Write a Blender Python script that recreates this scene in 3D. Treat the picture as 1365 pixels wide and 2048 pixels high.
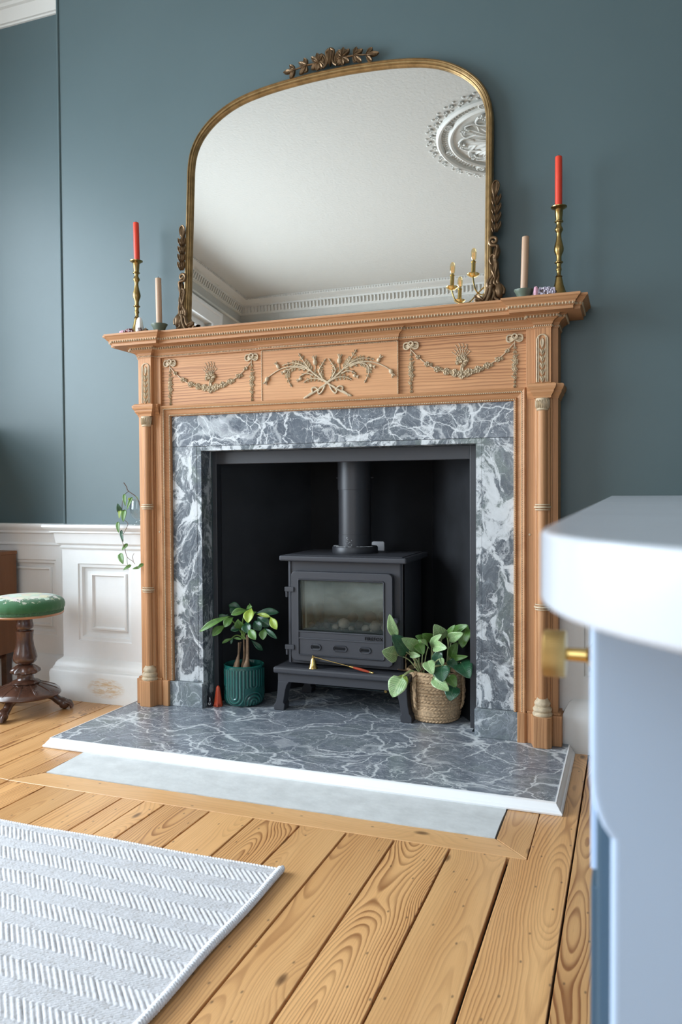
import bpy, bmesh, math, random
import numpy as np
from mathutils import Vector, Matrix

for o in list(bpy.data.objects):
    bpy.data.objects.remove(o, do_unlink=True)
scene = bpy.context.scene
COL = scene.collection
PI = math.pi

# ------------------------------------------------------------------ camera
cam_d = bpy.data.cameras.new('camera')
cam = bpy.data.objects.new('camera', cam_d)
COL.objects.link(cam)
scene.camera = cam
cam_d.sensor_fit = 'HORIZONTAL'
cam_d.sensor_width = 24.0
cam_d.lens = 24.0 * 1561.93 / 1365.0
YAW, PITCH, ROLL = (math.radians(a) for a in (20.3166, -1.45719, -0.34448))
fw = Vector((-math.sin(YAW) * math.cos(PITCH), math.cos(YAW) * math.cos(PITCH), math.sin(PITCH)))
rt = Vector((math.cos(YAW), math.sin(YAW), 0))
up = rt.cross(fw)
rt2 = rt * math.cos(ROLL) + up * math.sin(ROLL)
up2 = -rt * math.sin(ROLL) + up * math.cos(ROLL)
m = Matrix((rt2, up2, -fw)).transposed().to_4x4()
m.translation = Vector((0, 0, 0.95))
cam.matrix_world = m
cam_d.clip_start = 0.02
cam_d.dof.use_dof = True
cam_d.dof.focus_distance = 3.1
cam_d.dof.aperture_fstop = 9.0

# ------------------------------------------------------------------ world, daylight, exposure
world = bpy.data.worlds.new('world')
scene.world = world
world.use_nodes = True
bg = world.node_tree.nodes['Background']
bg.inputs[0].default_value = (0.84, 0.91, 1.0, 1)
bg.inputs[1].default_value = 1.0


def area(name, loc, rot, sx, sy, power, col):
    d = bpy.data.lights.new(name, 'AREA')
    d.shape = 'RECTANGLE'
    d.size, d.size_y = sx, sy
    d.energy = power
    d.color = col
    d.spread = math.radians(155)
    o = bpy.data.objects.new(name, d)
    o.location = loc
    o.rotation_euler = rot
    COL.objects.link(o)
    return o


# daylight outside the two windows of the room
area('daylight_left', (-4.16, 1.15, 2.0), (0, math.radians(-76), 0), 2.9, 3.3, 275, (0.82, 0.905, 1.0))
area('daylight_rear', (-0.65, -1.75, 2.05), (math.radians(62), 0, 0), 2.0, 2.6, 16, (0.95, 0.97, 1.0))
scene.view_settings.view_transform = 'Standard'
scene.view_settings.look = 'None'
scene.view_settings.gamma = 1.0
scene.view_settings.use_curve_mapping = False
scene.view_settings.exposure = 0.56

# ------------------------------------------------------------------ materials


class NT:
    def __init__(self, name):
        self.m = bpy.data.materials.new(name)
        self.m.use_nodes = True
        self.t = self.m.node_tree
        self.b = self.t.nodes['Principled BSDF']

    def n(self, typ, ins=None, **kw):
        nd = self.t.nodes.new(typ)
        for k, v in kw.items():
            setattr(nd, k, v)
        for k, v in (ins or {}).items():
            s = nd.inputs[k]
            if isinstance(v, bpy.types.NodeSocket):
                self.t.links.new(v, s)
            elif isinstance(v, bpy.types.Node):
                self.t.links.new(v.outputs[0], s)
            else:
                s.default_value = v
        return nd

    def math(self, op, a, b=0.0, c=0.0, clamp=False):
        nd = self.n('ShaderNodeMath', {0: a, 1: b, 2: c}, operation=op)
        nd.use_clamp = clamp
        return nd.outputs[0]

    def ramp(self, fac, stops, interp='LINEAR'):
        nd = self.n('ShaderNodeValToRGB', {0: fac})
        cr = nd.color_ramp
        cr.interpolation = interp
        while len(cr.elements) < len(stops):
            cr.elements.new(0.5)
        for e, (p, c) in zip(cr.elements, stops):
            e.position = p
            e.color = c if len(c) == 4 else (*c, 1)
        return nd.outputs[0]

    def mix(self, fac, a, b, blend='MIX'):
        nd = self.n('ShaderNodeMix', data_type='RGBA', blend_type=blend)
        for s, v in ((nd.inputs[0], fac), (nd.inputs[6], a), (nd.inputs[7], b)):
            if isinstance(v, bpy.types.NodeSocket):
                self.t.links.new(v, s)
            else:
                s.default_value = v if not isinstance(v, tuple) or len(v) == 4 else (*v, 1)
        return nd.outputs[2]

    def obj(self):
        return self.n('ShaderNodeTexCoord').outputs['Object']

    def map(self, vec, scale=(1, 1, 1), loc=(0, 0, 0), rot=(0, 0, 0)):
        return self.n('ShaderNodeMapping', {'Vector': vec, 'Scale': scale, 'Location': loc, 'Rotation': rot}).outputs[0]

    def noise(self, vec, scale, detail=3, rough=0.5, dist=0.0):
        return self.n('ShaderNodeTexNoise', {'Vector': vec, 'Scale': scale, 'Detail': detail, 'Roughness': rough,
                                             'Distortion': dist})

    def bump(self, h, strength=0.3, dist=0.001):
        nd = self.n('ShaderNodeBump', {'Height': h, 'Strength': strength, 'Distance': dist})
        self.t.links.new(nd.outputs[0], self.b.inputs['Normal'])

    def out(self, color=None, rough=None, metal=None, **kw):
        for k, v in (('Base Color', color), ('Roughness', rough), ('Metallic', metal)):
            if v is None:
                continue
            s = self.b.inputs[k]
            if isinstance(v, bpy.types.NodeSocket):
                self.t.links.new(v, s)
            else:
                s.default_value = (*v, 1) if isinstance(v, tuple) and len(v) == 3 else v
        for k, v in kw.items():
            self.b.inputs[k.replace('_', ' ')].default_value = v
        return self.m


def plain(name, col, rough=0.5, metal=0.0, bump=0.0, bscale=200, bdist=0.001, var=0.0, vscale=6, **kw):
    t = NT(name)
    c = col
    if var:
        f = t.noise(t.obj(), vscale, 4, 0.6).outputs[0]
        c = t.ramp(f, [(0.3, tuple(x * (1 - var) for x in col)), (0.7, tuple(min(1, x * (1 + var)) for x in col))])
    if bump:
        t.bump(t.noise(t.obj(), bscale, 3).outputs[0], bump, bdist)
    return t.out(c, rough, metal, **kw)


def wood(name, axis, light, mid, dark, rings=95, rough=0.4, streak=0.35, knots=True, warp=0.05, coat=0.0, bumpd=0.0004,
         depth=0.04):
    """sawn softwood: growth rings cut along 'axis' (0 x, 1 y, 2 z)"""
    t = NT(name)
    oc = t.obj()
    sep = t.n('ShaderNodeSeparateXYZ', {0: oc})
    rnd = t.n('ShaderNodeObjectInfo').outputs['Random']
    X = [sep.outputs[0], sep.outputs[1], sep.outputs[2]]
    g = X[axis]
    if axis == 1:
        c, d = X[0], X[2]
    elif axis == 0:
        c, d = X[2], X[1]
    else:
        c, d = X[0], X[1]
    cc = t.math('ADD', c, t.math('MULTIPLY', d, 0.8))
    go = t.math('ADD', g, t.math('MULTIPLY', rnd, 41.0))
    co = t.math('ADD', cc, t.math('MULTIPLY', rnd, 17.0))
    v1 = t.n('ShaderNodeCombineXYZ', {0: t.math('MULTIPLY', go, 1.3), 1: t.math('MULTIPLY', co, 2.2), 2: 0.0}).outputs[0]
    w1 = t.noise(v1, 1.0, 2, 0.5).outputs[0]
    v2 = t.n('ShaderNodeCombineXYZ', {0: t.math('MULTIPLY', go, 5), 1: t.math('MULTIPLY', co, 16), 2: 3.0}).outputs[0]
    w2 = t.noise(v2, 1.0, 3, 0.5).outputs[0]
    off = t.math('MULTIPLY', t.math('SUBTRACT', t.math('FRACT', t.math('MULTIPLY', rnd, 7.3)), 0.5), 0.14)
    cr = t.math('ADD', t.math('ADD', cc, off), t.math('MULTIPLY', t.math('SUBTRACT', w2, 0.5), 0.014))
    dd = t.math('ADD', t.math('MULTIPLY', t.math('SUBTRACT', w1, 0.5), warp * 4), depth)
    r = t.math('SQRT', t.math('ADD', t.math('MULTIPLY', cr, cr), t.math('MULTIPLY', dd, dd)))
    if knots:
        vk = t.n('ShaderNodeCombineXYZ', {0: t.math('MULTIPLY', go, 1.3), 1: t.math('MULTIPLY', co, 3.2), 2: 0.0}).outputs[0]
        kd = t.n('ShaderNodeTexVoronoi', {'Vector': vk, 'Scale': 1.0}, voronoi_dimensions='2D').outputs['Distance']
        kw_ = t.math('POWER', 2.718, t.math('MULTIPLY', t.math('MULTIPLY', kd, kd), -60.0))
        r = t.math('ADD', r, t.math('MULTIPLY', kw_, 0.03))
    vj = t.n('ShaderNodeCombineXYZ', {0: t.math('MULTIPLY', go, 0.7), 1: t.math('MULTIPLY', r, 26.0), 2: 5.0}).outputs[0]
    jit = t.noise(vj, 1.0, 2, 0.5).outputs[0]
    fr = t.math('FRACT', t.math('ADD', t.math('MULTIPLY', r, rings), t.math('MULTIPLY', jit, 3.2)))
    ring = t.ramp(fr, [(0.0, (0, 0, 0)), (0.45, (0.12,) * 3), (0.82, (1, 1, 1)), (0.90, (0.9,) * 3), (1.0, (0, 0, 0))])
    v3 = t.n('ShaderNodeCombineXYZ', {0: t.math('MULTIPLY', go, 6), 1: t.math('MULTIPLY', co, 420), 2: 0.0}).outputs[0]
    fine = t.noise(v3, 1.0, 4, 0.7).outputs[0]
    v4 = t.n('ShaderNodeCombineXYZ', {0: t.math('MULTIPLY', go, 0.9), 1: t.math('MULTIPLY', co, 9), 2: 7.0}).outputs[0]
    big = t.noise(v4, 1.0, 3, 0.6).outputs[0]
    base = t.ramp(big, [(0.3, mid), (0.62, light)])
    bvar = t.math('ADD', 0.86, t.math('MULTIPLY', t.math('FRACT', t.math('MULTIPLY', rnd, 13.7)), 0.24))
    base = t.mix(1.0, base, t.n('ShaderNodeCombineColor', {0: bvar, 1: bvar, 2: bvar}).outputs[0], 'MULTIPLY')
    contrast = t.ramp(big, [(0.35, (streak * 1.5,) * 3), (0.65, (streak * 0.45,) * 3)])
    sr = t.math('FRACT', t.math('MULTIPLY', rnd, 5.9))
    sr = t.math('ADD', 0.55, t.math('MULTIPLY', t.math('MULTIPLY', sr, sr), 1.3))
    f = t.math('MULTIPLY', t.math('MULTIPLY', ring, contrast), sr, clamp=True)
    col = t.mix(f, base, dark)
    f2 = t.ramp(fine, [(0.45, (0, 0, 0)), (0.75, (0.35,) * 3)])
    col = t.mix(f2, col, tuple(x * 0.6 for x in mid))
    if knots:
        kf = t.ramp(kd, [(0.0, (.9,.9,.9)), (0.018, (0.7,) * 3), (0.035, (0, 0, 0))])
        col = t.mix(kf, col, tuple(x * 0.35 for x in dark))
        vs = t.n('ShaderNodeCombineXYZ', {0: t.math('MULTIPLY', go, 7), 1: t.math('MULTIPLY', co, 13), 2: 0.0}).outputs[0]
        sd = t.n('ShaderNodeTexVoronoi', {'Vector': vs, 'Scale': 1.0}, voronoi_dimensions='2D').outputs['Distance']
        sf = t.ramp(sd, [(0.0, (0.75,) * 3), (0.022, (0.5,) * 3), (0.045, (0, 0, 0))])
        col = t.mix(sf, col, (0.05, 0.03, 0.02))
    t.bump(t.math('ADD', fine, ring), 0.25, bumpd)
    rg = t.math('ADD', rough, t.math('MULTIPLY', fine, 0.15))
    return t.out(col, rg, Coat_Weight=coat, Coat_Roughness=0.25)


def marble(name, scale=1.0, seed=0.0, dark=(0.10, 0.12, 0.145), mid=(0.27, 0.30, 0.33), blotch=0.5, vein=0.75,
           stretch=(1, 1, 1), long=0.8, green=0.35, net=0.0, flow=1.0, soft=1.0):
    """grey-blue marble: cloudy fine-grained body, wandering white veins, milky patches"""
    t = NT(name)
    p = t.map(t.obj(), scale=tuple(scale * s for s in stretch), loc=(seed, seed * 1.7, seed * 0.3), rot=(0.3, 0.2, 0.5))
    vsub = lambda a, s: t.n('ShaderNodeVectorMath', {0: t.n('ShaderNodeVectorMath', {0: a, 1: (0.5, 0.5, 0.5)}, operation='SUBTRACT').outputs[0],
                                                     'Scale': s}, operation='SCALE').outputs[0]
    vadd = lambda a, c_: t.n('ShaderNodeVectorMath', {0: a, 1: c_}, operation='ADD').outputs[0]
    q = vadd(p, vsub(t.noise(p, 1.8, 3, 0.5).outputs[1], 0.55))
    q = vadd(q, vsub(t.noise(p, 11, 5, 0.65).outputs[1], 0.09))
    body = t.ramp(t.noise(t.map(q, scale=(1, 2.2, 1)), 7, 9, 0.74, 0.9).outputs[0],
                  [(0.34, dark), (0.5, tuple(a * .6 + b_ * .4 for a, b_ in zip(dark, mid))), (0.60, mid), (0.76, tuple(min(1, x * 1.45) for x in mid))])
    gr = t.ramp(t.noise(q, 2.6, 4, 0.6, 0.4).outputs[0], [(0.5, (0, 0, 0)), (0.7, (green,) * 3)])
    col = t.mix(gr, body, (0.20, 0.25, 0.21))
    white = (0.68, 0.71, 0.73)
    # fine scratchy veining
    for sc, w, amt, thr in ((15.0, 0.030, vein * 0.55, 0.50), (34.0, 0.05, vein * 0.40, 0.50)):
        v = t.n('ShaderNodeTexVoronoi', {'Vector': q, 'Scale': sc}, feature='DISTANCE_TO_EDGE').outputs['Distance']
        msk = t.noise(p, sc * 0.22 + 1.1, 4, 0.6).outputs[0]
        f = t.math('SUBTRACT', 1.0, t.math('DIVIDE', v, w), clamp=True)
        f = t.math('MULTIPLY', t.math('MULTIPLY', f, t.ramp(msk, [(thr - 0.05, (0.0,) * 3), (thr + 0.12, (1,) * 3)])), amt)
        col = t.mix(f, col, white)
    if net:
        for sc, w, thr in ((2.6, 0.020, 0.36), (5.2, 0.014, 0.47)):
            for st_, ro_ in (((1, .55, 1), .6), ((.6, 1, 1), -.5)):
                qq = t.map(q, scale=st_, rot=(0, 0, ro_), loc=(sc, ro_ * 3, 0))
                v = t.n('ShaderNodeTexVoronoi', {'Vector': qq, 'Scale': sc}, feature='DISTANCE_TO_EDGE').outputs['Distance']
                msk = t.noise(t.map(p, loc=(sc * 3, ro_ * 9, 0)), 3.2, 4, 0.6).outputs[0]
                wv = t.ramp(msk, [(thr - 0.02, (0.05,) * 3), (thr + 0.1, (0.5,) * 3), (thr + 0.3, (1.6,) * 3)])
                f = t.math('SUBTRACT', 1.0, t.math('DIVIDE', v, t.math('MULTIPLY', wv, w)), clamp=True)
                f = t.math('MULTIPLY', t.math('POWER', f, 0.6), net, clamp=True)
                col = t.mix(f, col, white)
    vein = vein * flow
    # long wandering veins: contour lines of slow noise
    for sc, off, w, amt in ((1.5, 0.0, 0.0075, vein), (2.1, 5.0, 0.0070, vein), (2.7, 11.0, 0.0050, vein * 0.9), (3.6, 23.0, 0.005, vein * .7)):
        nn_ = t.noise(t.map(q, scale=(1, 1, 1), loc=(off, off * .7, off * .2)), sc, 1, 0.4).outputs[0]
        d = t.math('ABSOLUTE', t.math('SUBTRACT', nn_, 0.5))
        wm = t.ramp(t.noise(p, 5.5, 3, 0.6).outputs[0], [(0.36, (0.08,) * 3), (0.50, (0.55,) * 3), (0.68, (1.9,) * 3)])
        f = t.math('SUBTRACT', 1.0, t.math('DIVIDE', d, t.math('MULTIPLY', wm, w * (1 + long))), clamp=True)
        f = t.math('MULTIPLY', t.math('POWER', f, 0.55), amt, clamp=True)
        col = t.mix(f, col, white)
    if blotch:
        b_ = t.noise(q, 2.7, 9, 0.70, 1.6).outputs[0]
        f = t.ramp(b_, [(0.64 - 0.14 * blotch, (0, 0, 0)), (0.69 - 0.14 * blotch, (0.75,) * 3), (0.80, (1,) * 3)])
        col = t.mix(f, col, white)
    return t.out(col, 0.25, Specular_IOR_Level=0.45)


MAT = {}
# wall paint, slightly mottled dusky teal
t = NT('wall_paint')
f = t.noise(t.obj(), 1.6, 4, 0.6).outputs[0]
c = t.ramp(f, [(0.3, (0.076, 0.120, 0.130)), (0.7, (0.084, 0.130, 0.141))])
t.bump(t.noise(t.obj(), 260, 3).outputs[0], 0.15, 0.0004)
MAT['wall'] = t.out(c, 0.47, Specular_IOR_Level=0.6)
# white gloss on old panelling
t = NT('white_paint')
f = t.noise(t.obj(), 3.0, 5, 0.65).outputs[0]
c = t.ramp(f, [(0.3, (0.74, 0.74, 0.73)), (0.7, (0.82, 0.82, 0.82))])
t.bump(t.noise(t.obj(), 45, 3).outputs[0], 0.25, 0.0008)
MAT['white'] = t.out(c, 0.35)
# the same with a rubbed-through ochre patch
t = NT('white_paint_worn')
oc = t.obj()
f = t.noise(oc, 3.0, 5, 0.65).outputs[0]
c = t.ramp(f, [(0.3, (0.73, 0.73, 0.70)), (0.7, (0.82, 0.82, 0.81))])
pc = t.map(oc, scale=(9.5, 1.0, 20.0), loc=(2.215 * 9.5, 0, -0.070 * 20))
ln = t.n('ShaderNodeVectorMath', {0: t.n('ShaderNodeVectorMath', {0: pc, 1: (1, 0, 1)}, operation='MULTIPLY').outputs[0]},
         operation='LENGTH').outputs[1]
ns = t.noise(t.map(oc, scale=(1, 1, 5)), 22, 6, 0.75, 1.0).outputs[0]
f = t.math('MULTIPLY', t.math('SUBTRACT', 1.0, t.math('POWER', t.math('MULTIPLY', ln, 1.0), 4.0), clamp=True),
           t.ramp(ns, [(0.42, (0.1,) * 3), (0.6, (1,) * 3)]))
c = t.mix(t.math('MULTIPLY', f, 0.85), c, (0.60, 0.38, 0.15))
t.bump(t.noise(oc, 45, 3).outputs[0], 0.3, 0.0008)
MAT['worn'] = t.out(c, 0.4)
MAT['ceiling'] = plain('ceiling_paint', (0.53, 0.515, 0.475), 0.8, bump=0.6, bscale=55, bdist=0.004)
MAT['plaster'] = plain('plaster_white', (0.66, 0.65, 0.61), 0.6)
PL, PM, PD = (0.58, 0.30, 0.137), (0.47, 0.222, 0.092), (0.20, 0.066, 0.022)
MAT['pine_x'] = wood('pine_horizontal', 0, PL, PM, PD, rings=85, rough=0.5, streak=0.34, knots=False, warp=0.03)
MAT['pine_z'] = wood('pine_vertical', 2, PL, PM, PD, rings=85, rough=0.5, streak=0.42, knots=False, warp=0.03)
MAT['pine_old'] = plain('pine_end_grain_dusty', (0.40, 0.26, 0.16), 0.6, var=0.35, vscale=40)
MAT['gesso'] = plain('limed_composition_ornament', (0.53, 0.42, 0.28), 0.55, var=0.22, vscale=60, bump=0.3, bscale=300)
MAT['floor_y'] = wood('floor_pine', 1, (0.78, 0.44, 0.185), (0.67, 0.345, 0.13), (0.27, 0.10, 0.03), rings=150, rough=0.30, streak=0.50, warp=0.040, coat=0.25, depth=0.035)
MAT['floor_x'] = wood('floor_pine_cross', 0, (0.78, 0.455, 0.205), (0.69, 0.37, 0.15), (0.36, 0.16, 0.06), rings=150, rough=0.30,
                      streak=0.25, warp=0.03, coat=0.25)
MAT['gap'] = plain('floor_gap_dirt', (0.012, 0.010, 0.009), 0.9, var=0.5, vscale=50)
MAT['marble_hearth'] = marble('marble_hearth', 1.5, 3.1, dark=(0.12, 0.14, 0.175), mid=(0.235, 0.26, 0.295), blotch=0.08, vein=0.85, stretch=(1, 1.25, 1), net=0.9, flow=0.35)
MAT['marble_slip'] = marble('marble_slip', 2.3, 8.4, dark=(0.06, 0.072, 0.09), mid=(0.17, 0.195, 0.22), blotch=0.95, vein=0.7, stretch=(1.1, 1, 0.8), green=0.6, flow=.6)
MAT['marble_top'] = marble('marble_lintel', 1.7, 5.2, dark=(0.075, 0.09, 0.115), mid=(0.17, 0.195, 0.225), blotch=0.5, vein=0.9, green=0.15, net=0.9, flow=.5)
MAT['marble_foot'] = marble('marble_footing', 2.4, 1.2, dark=(0.11, 0.13, 0.15), blotch=0.0, vein=0.7)
MAT['trim_white'] = plain('hearth_trim_white', (0.86, 0.87, 0.88), 0.3)
MAT['screed'] = plain('pale_screed', (0.60, 0.61, 0.60), 0.75, var=0.10, vscale=14, bump=0.5, bscale=30, bdist=0.003)
MAT['black_paint'] = plain('black_firebox_paint', (0.006, 0.0065, 0.008), 0.8, var=0.4, vscale=5, bump=0.3, bscale=40, Specular_IOR_Level=0.2)
MAT['black_side_lit'] = plain('black_side_lit_paint', (0.014, 0.015, 0.018), 0.5, var=0.4, vscale=5, bump=0.3, bscale=40, Specular_IOR_Level=0.45)  # firebox black made lighter: daylight on the splayed sides put into the colour
MAT['black_frame'] = plain('black_frame_paint', (0.035, 0.037, 0.044), 0.42, bump=0.2, bscale=60)
MAT['iron'] = plain('stove_cast_iron', (0.044, 0.046, 0.055), 0.50, metal=0.15, bump=0.35, bscale=420, bdist=0.0006)
MAT['flue'] = plain('flue_enamel', (0.030, 0.031, 0.036), 0.42, metal=0.2, bump=0.1, bscale=300)
MAT['ash'] = plain('fire_cement', (0.32, 0.33, 0.34), 0.9, var=0.4, vscale=60, bump=0.6, bscale=120, bdist=0.002)
MAT['soot'] = plain('stove_lining', (0.20, 0.22, 0.20), 0.9, var=0.5, vscale=9)
MAT['pebble'] = plain('ceramic_pebble', (0.36, 0.30, 0.26), 0.8, var=0.45, vscale=18, bump=0.4, bscale=60)
MAT['pebble_dark'] = plain('sooty_pebble', (0.07, 0.055, 0.05), 0.85, var=0.5, vscale=18, bump=0.4, bscale=60)
t = NT('gilt_bronze')
f = t.noise(t.obj(), 30, 4, 0.6).outputs[0]
c = t.ramp(f, [(0.3, (0.20, 0.125, 0.05)), (0.7, (0.34, 0.22, 0.095))])
MAT['gilt'] = t.out(c, 0.38, 0.75)
MAT['gilt_dark'] = plain('antique_bronze', (0.17, 0.105, 0.055), 0.33, metal=0.7, var=0.35, vscale=40)
MAT['brass'] = plain('old_brass', (0.40, 0.27, 0.10), 0.28, metal=1.0, var=0.25, vscale=40)
MAT['brass_new'] = plain('polished_brass', (0.72, 0.50, 0.18), 0.2, metal=1.0)
t = NT('knurled_brass')
w = t.n('ShaderNodeTexWave', {'Vector': t.obj(), 'Scale': 260.0}, bands_direction='Z').outputs[1]
t.bump(w, 0.5, 0.0006)
MAT['knurl'] = t.out((0.42, 0.27, 0.10), 0.5, 1.0)
MAT['mirror'] = plain('mirror_glass', (0.93, 0.94, 0.93), 0.0, metal=1.0)
MAT['candle_red'] = plain('red_wax', (0.74, 0.060, 0.028), 0.35, Subsurface_Weight=0.15, Subsurface_Scale=0.01)
MAT['candle_taupe'] = plain('taupe_wax', (0.50, 0.33, 0.22), 0.4, Subsurface_Weight=0.15, Subsurface_Scale=0.01)
MAT['wick'] = plain('wick', (0.02, 0.02, 0.02), 0.9)
MAT['sage'] = plain('sage_green_enamel', (0.12, 0.155, 0.115), 0.4)
t = NT('amethyst')
f = t.noise(t.obj(), 130, 2).outputs[0]
MAT['amethyst'] = t.out(t.ramp(f, [(0.35, (0.50, 0.46, 0.58)), (0.6, (0.66, 0.62, 0.72))]), 0.15, Specular_IOR_Level=0.8)
MAT['geode_pink'] = plain('geode_rind', (0.74, 0.42, 0.52), 0.4, var=0.2, vscale=60)
MAT['geode_rock'] = plain('geode_rock', (0.16, 0.11, 0.10), 0.5, var=0.5, vscale=90)
MAT['quartz'] = plain('white_quartz', (0.80, 0.84, 0.82), 0.2, var=0.08, vscale=40, Subsurface_Weight=0.3, Subsurface_Scale=0.02)
MAT['garnet'] = plain('dark_red_crystal', (0.14, 0.03, 0.03), 0.15, var=0.6, vscale=120)
MAT['rosewood'] = plain('dark_rosewood', (0.075, 0.034, 0.022), 0.24, var=0.5, vscale=14, bump=0.15, bscale=60, Coat_Weight=0.3)
MAT['rim_wood'] = plain('seat_rim_wood', (0.42, 0.20, 0.10), 0.35, var=0.2, vscale=20)
MAT['chest'] = wood('chest_teak', 2, (0.26, 0.105, 0.042), (0.20, 0.078, 0.03), (0.12, 0.04, 0.015), rings=180, rough=0.4,
                    streak=0.25, knots=False)
t = NT('green_floral_velvet')
oc = t.obj()
sep = t.n('ShaderNodeSeparateXYZ', {0: oc})
rad = t.n('ShaderNodeVectorMath', {0: t.n('ShaderNodeVectorMath', {0: oc, 1: (1, 1, 0)}, operation='MULTIPLY').outputs[0]}, operation='LENGTH').outputs[1]
wv = t.noise(oc, 26, 3, 0.6).outputs[1]
vv = t.n('ShaderNodeVectorMath', {0: t.n('ShaderNodeVectorMath', {0: wv, 'Scale': 0.05}, operation='SCALE').outputs[0], 1: oc}, operation='ADD').outputs[0]
vo = t.n('ShaderNodeTexVoronoi', {'Vector': vv, 'Scale': 24.0})
petal = t.ramp(vo.outputs['Distance'], [(0.0, (0.55, 0.46, 0.20)), (0.35, (0.70, 0.68, 0.55)), (0.7, (0.42, 0.50, 0.40))])
tint = t.mix(0.35, petal, vo.outputs['Color'])
reg = t.math('ADD', t.math('MULTIPLY', rad, 4.6), t.math('MULTIPLY', t.noise(oc, 24, 4, 0.7).outputs[0], 1.3))
inside = t.ramp(t.math('MULTIPLY', reg, 0.5), [(0.615, (1, 1, 1)), (0.635, (0, 0, 0))])
inside = t.math('MULTIPLY', inside, t.ramp(sep.outputs[2], [(0.4905, (0, 0, 0)), (0.494, (1, 1, 1))]))
tint = t.mix(0.5, tint, (0.60, 0.62, 0.45))
col = t.mix(inside, (0.028, 0.125, 0.040), tint)
t.bump(t.noise(oc, 500, 2).outputs[0], 0.5, 0.001)
MAT['floral'] = t.out(col, 0.85, Sheen_Weight=0.3)
MAT['velvet_edge'] = plain('green_braid', (0.045, 0.12, 0.055), 0.8, var=0.5, vscale=220, bump=0.6, bscale=300)
t = NT('teal_glaze')
f = t.noise(t.obj(), 30, 4, 0.6).outputs[0]
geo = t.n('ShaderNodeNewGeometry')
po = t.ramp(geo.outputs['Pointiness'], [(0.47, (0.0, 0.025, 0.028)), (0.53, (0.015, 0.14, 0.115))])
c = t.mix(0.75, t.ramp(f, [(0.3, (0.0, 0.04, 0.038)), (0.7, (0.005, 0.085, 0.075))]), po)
MAT['glaze'] = t.out(c, 0.12, Coat_Weight=0.5, Coat_Roughness=0.05)
MAT['soil'] = plain('soil', (0.02, 0.014, 0.01), 0.95, bump=1, bscale=90, bdist=0.01)
MAT['jute'] = plain('jute_rope', (0.50, 0.34, 0.20), 0.85, var=0.35, vscale=110, bump=0.6, bscale=380, bdist=0.0015)
MAT['bark'] = plain('money_tree_trunk', (0.23, 0.145, 0.085), 0.7, var=0.4, vscale=40, bump=0.5, bscale=90, bdist=0.002)
MAT['stem'] = plain('green_stem', (0.16, 0.26, 0.06), 0.45, var=0.2)
MAT['stem_pale'] = plain('pale_stem', (0.32, 0.36, 0.17), 0.45, var=0.25, vscale=30)
MAT['stem_brown'] = plain('brown_stem', (0.12, 0.06, 0.035), 0.6)


def leafmat(name, base, vein, veins=0.0, rough=0.35):
    t = NT(name)
    u = t.n('ShaderNodeUVMap').outputs[0]
    s = t.n('ShaderNodeSeparateXYZ', {0: u})
    au = t.math('ABSOLUTE', t.math('SUBTRACT', s.outputs[0], 0.5))
    ph = t.math('SUBTRACT', t.math('MULTIPLY', s.outputs[1], 9.0), t.math('MULTIPLY', au, 7.0))
    line = t.math('ABSOLUTE', t.math('SUBTRACT', t.math('FRACT', ph), 0.5))
    lf = t.ramp(line, [(0.0, (1, 1, 1)), (0.10 + 0.1 * veins, (0, 0, 0))])
    rib = t.ramp(au, [(0.0, (1, 1, 1)), (0.035, (0, 0, 0))])
    edge = t.ramp(au, [(0.44, (0, 0, 0)), (0.49, (1, 1, 1))])
    f = t.math('MAXIMUM', t.math('MULTIPLY', lf, 0.25 + 0.6 * veins), t.math('MULTIPLY', rib, 0.7))
    f = t.math('MAXIMUM', f, t.math('MULTIPLY', edge, 0.6 * veins))
    n = t.noise(t.obj(), 60, 3).outputs[0]
    b = t.ramp(n, [(0.3, tuple(x * 0.75 for x in base)), (0.7, tuple(x * 1.2 for x in base))])
    c = t.mix(f, b, vein)
    t.bump(lf, 0.3, 0.001)
    return t.out(c, rough, Subsurface_Weight=0.05, Subsurface_Scale=0.005, Specular_IOR_Level=0.6)


MAT['leaf0'] = leafmat('variegated_leaf', (0.22, 0.38, 0.15), (0.62, 0.70, 0.40), 1.0)
MAT['leaf1'] = leafmat('mid_green_leaf', (0.085, 0.20, 0.035), (0.25, 0.38, 0.12), 0.35)
MAT['leaf2'] = leafmat('deep_green_leaf', (0.020, 0.085, 0.040), (0.06, 0.16, 0.075), 0.2, 0.25)
MAT['leaf3'] = leafmat('yellow_green_leaf', (0.30, 0.42, 0.05), (0.50, 0.56, 0.16), 0.3)
MAT['rugm'] = None
t = NT('rug_yarn')
oc = t.obj()
va = t.n('ShaderNodeAttribute', attribute_name='ridge').outputs['Fac']
n1 = t.noise(oc, 900, 2, 0.6).outputs[0]
n2 = t.noise(t.map(oc, scale=(1, 0.4, 1)), 160, 3, 0.7).outputs[0]
c = t.ramp(n2, [(0.33, (0.50, 0.48, 0.475)), (0.46, (0.62, 0.615, 0.63)), (0.7, (0.70, 0.695, 0.715))])
c = t.mix(t.ramp(va, [(0.0, (0.8,) * 3), (0.50, (0, 0, 0))]), c, (0.40, 0.39, 0.40))
t.bump(n1, 0.6, 0.0012)
MAT['rug'] = t.out(c, 0.9)
MAT['rug_edge'] = plain('rug_edge_binding', (0.80, 0.80, 0.83), 0.9, var=0.15, vscale=200, bump=0.8, bscale=420, bdist=0.0015)
MAT['quartz_top'] = plain('pale_quartz_worktop', (0.56, 0.60, 0.66), 0.22, var=0.04, vscale=8)
MAT['cab_blue'] = plain('pale_blue_cabinet', (0.46, 0.60, 0.80), 0.5)
MAT['cab_shaded'] = plain('blue_cabinet_shaded', (0.06, 0.11, 0.155), 0.5)  # cabinet blue darkened: shade of the recess put into the colour
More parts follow.
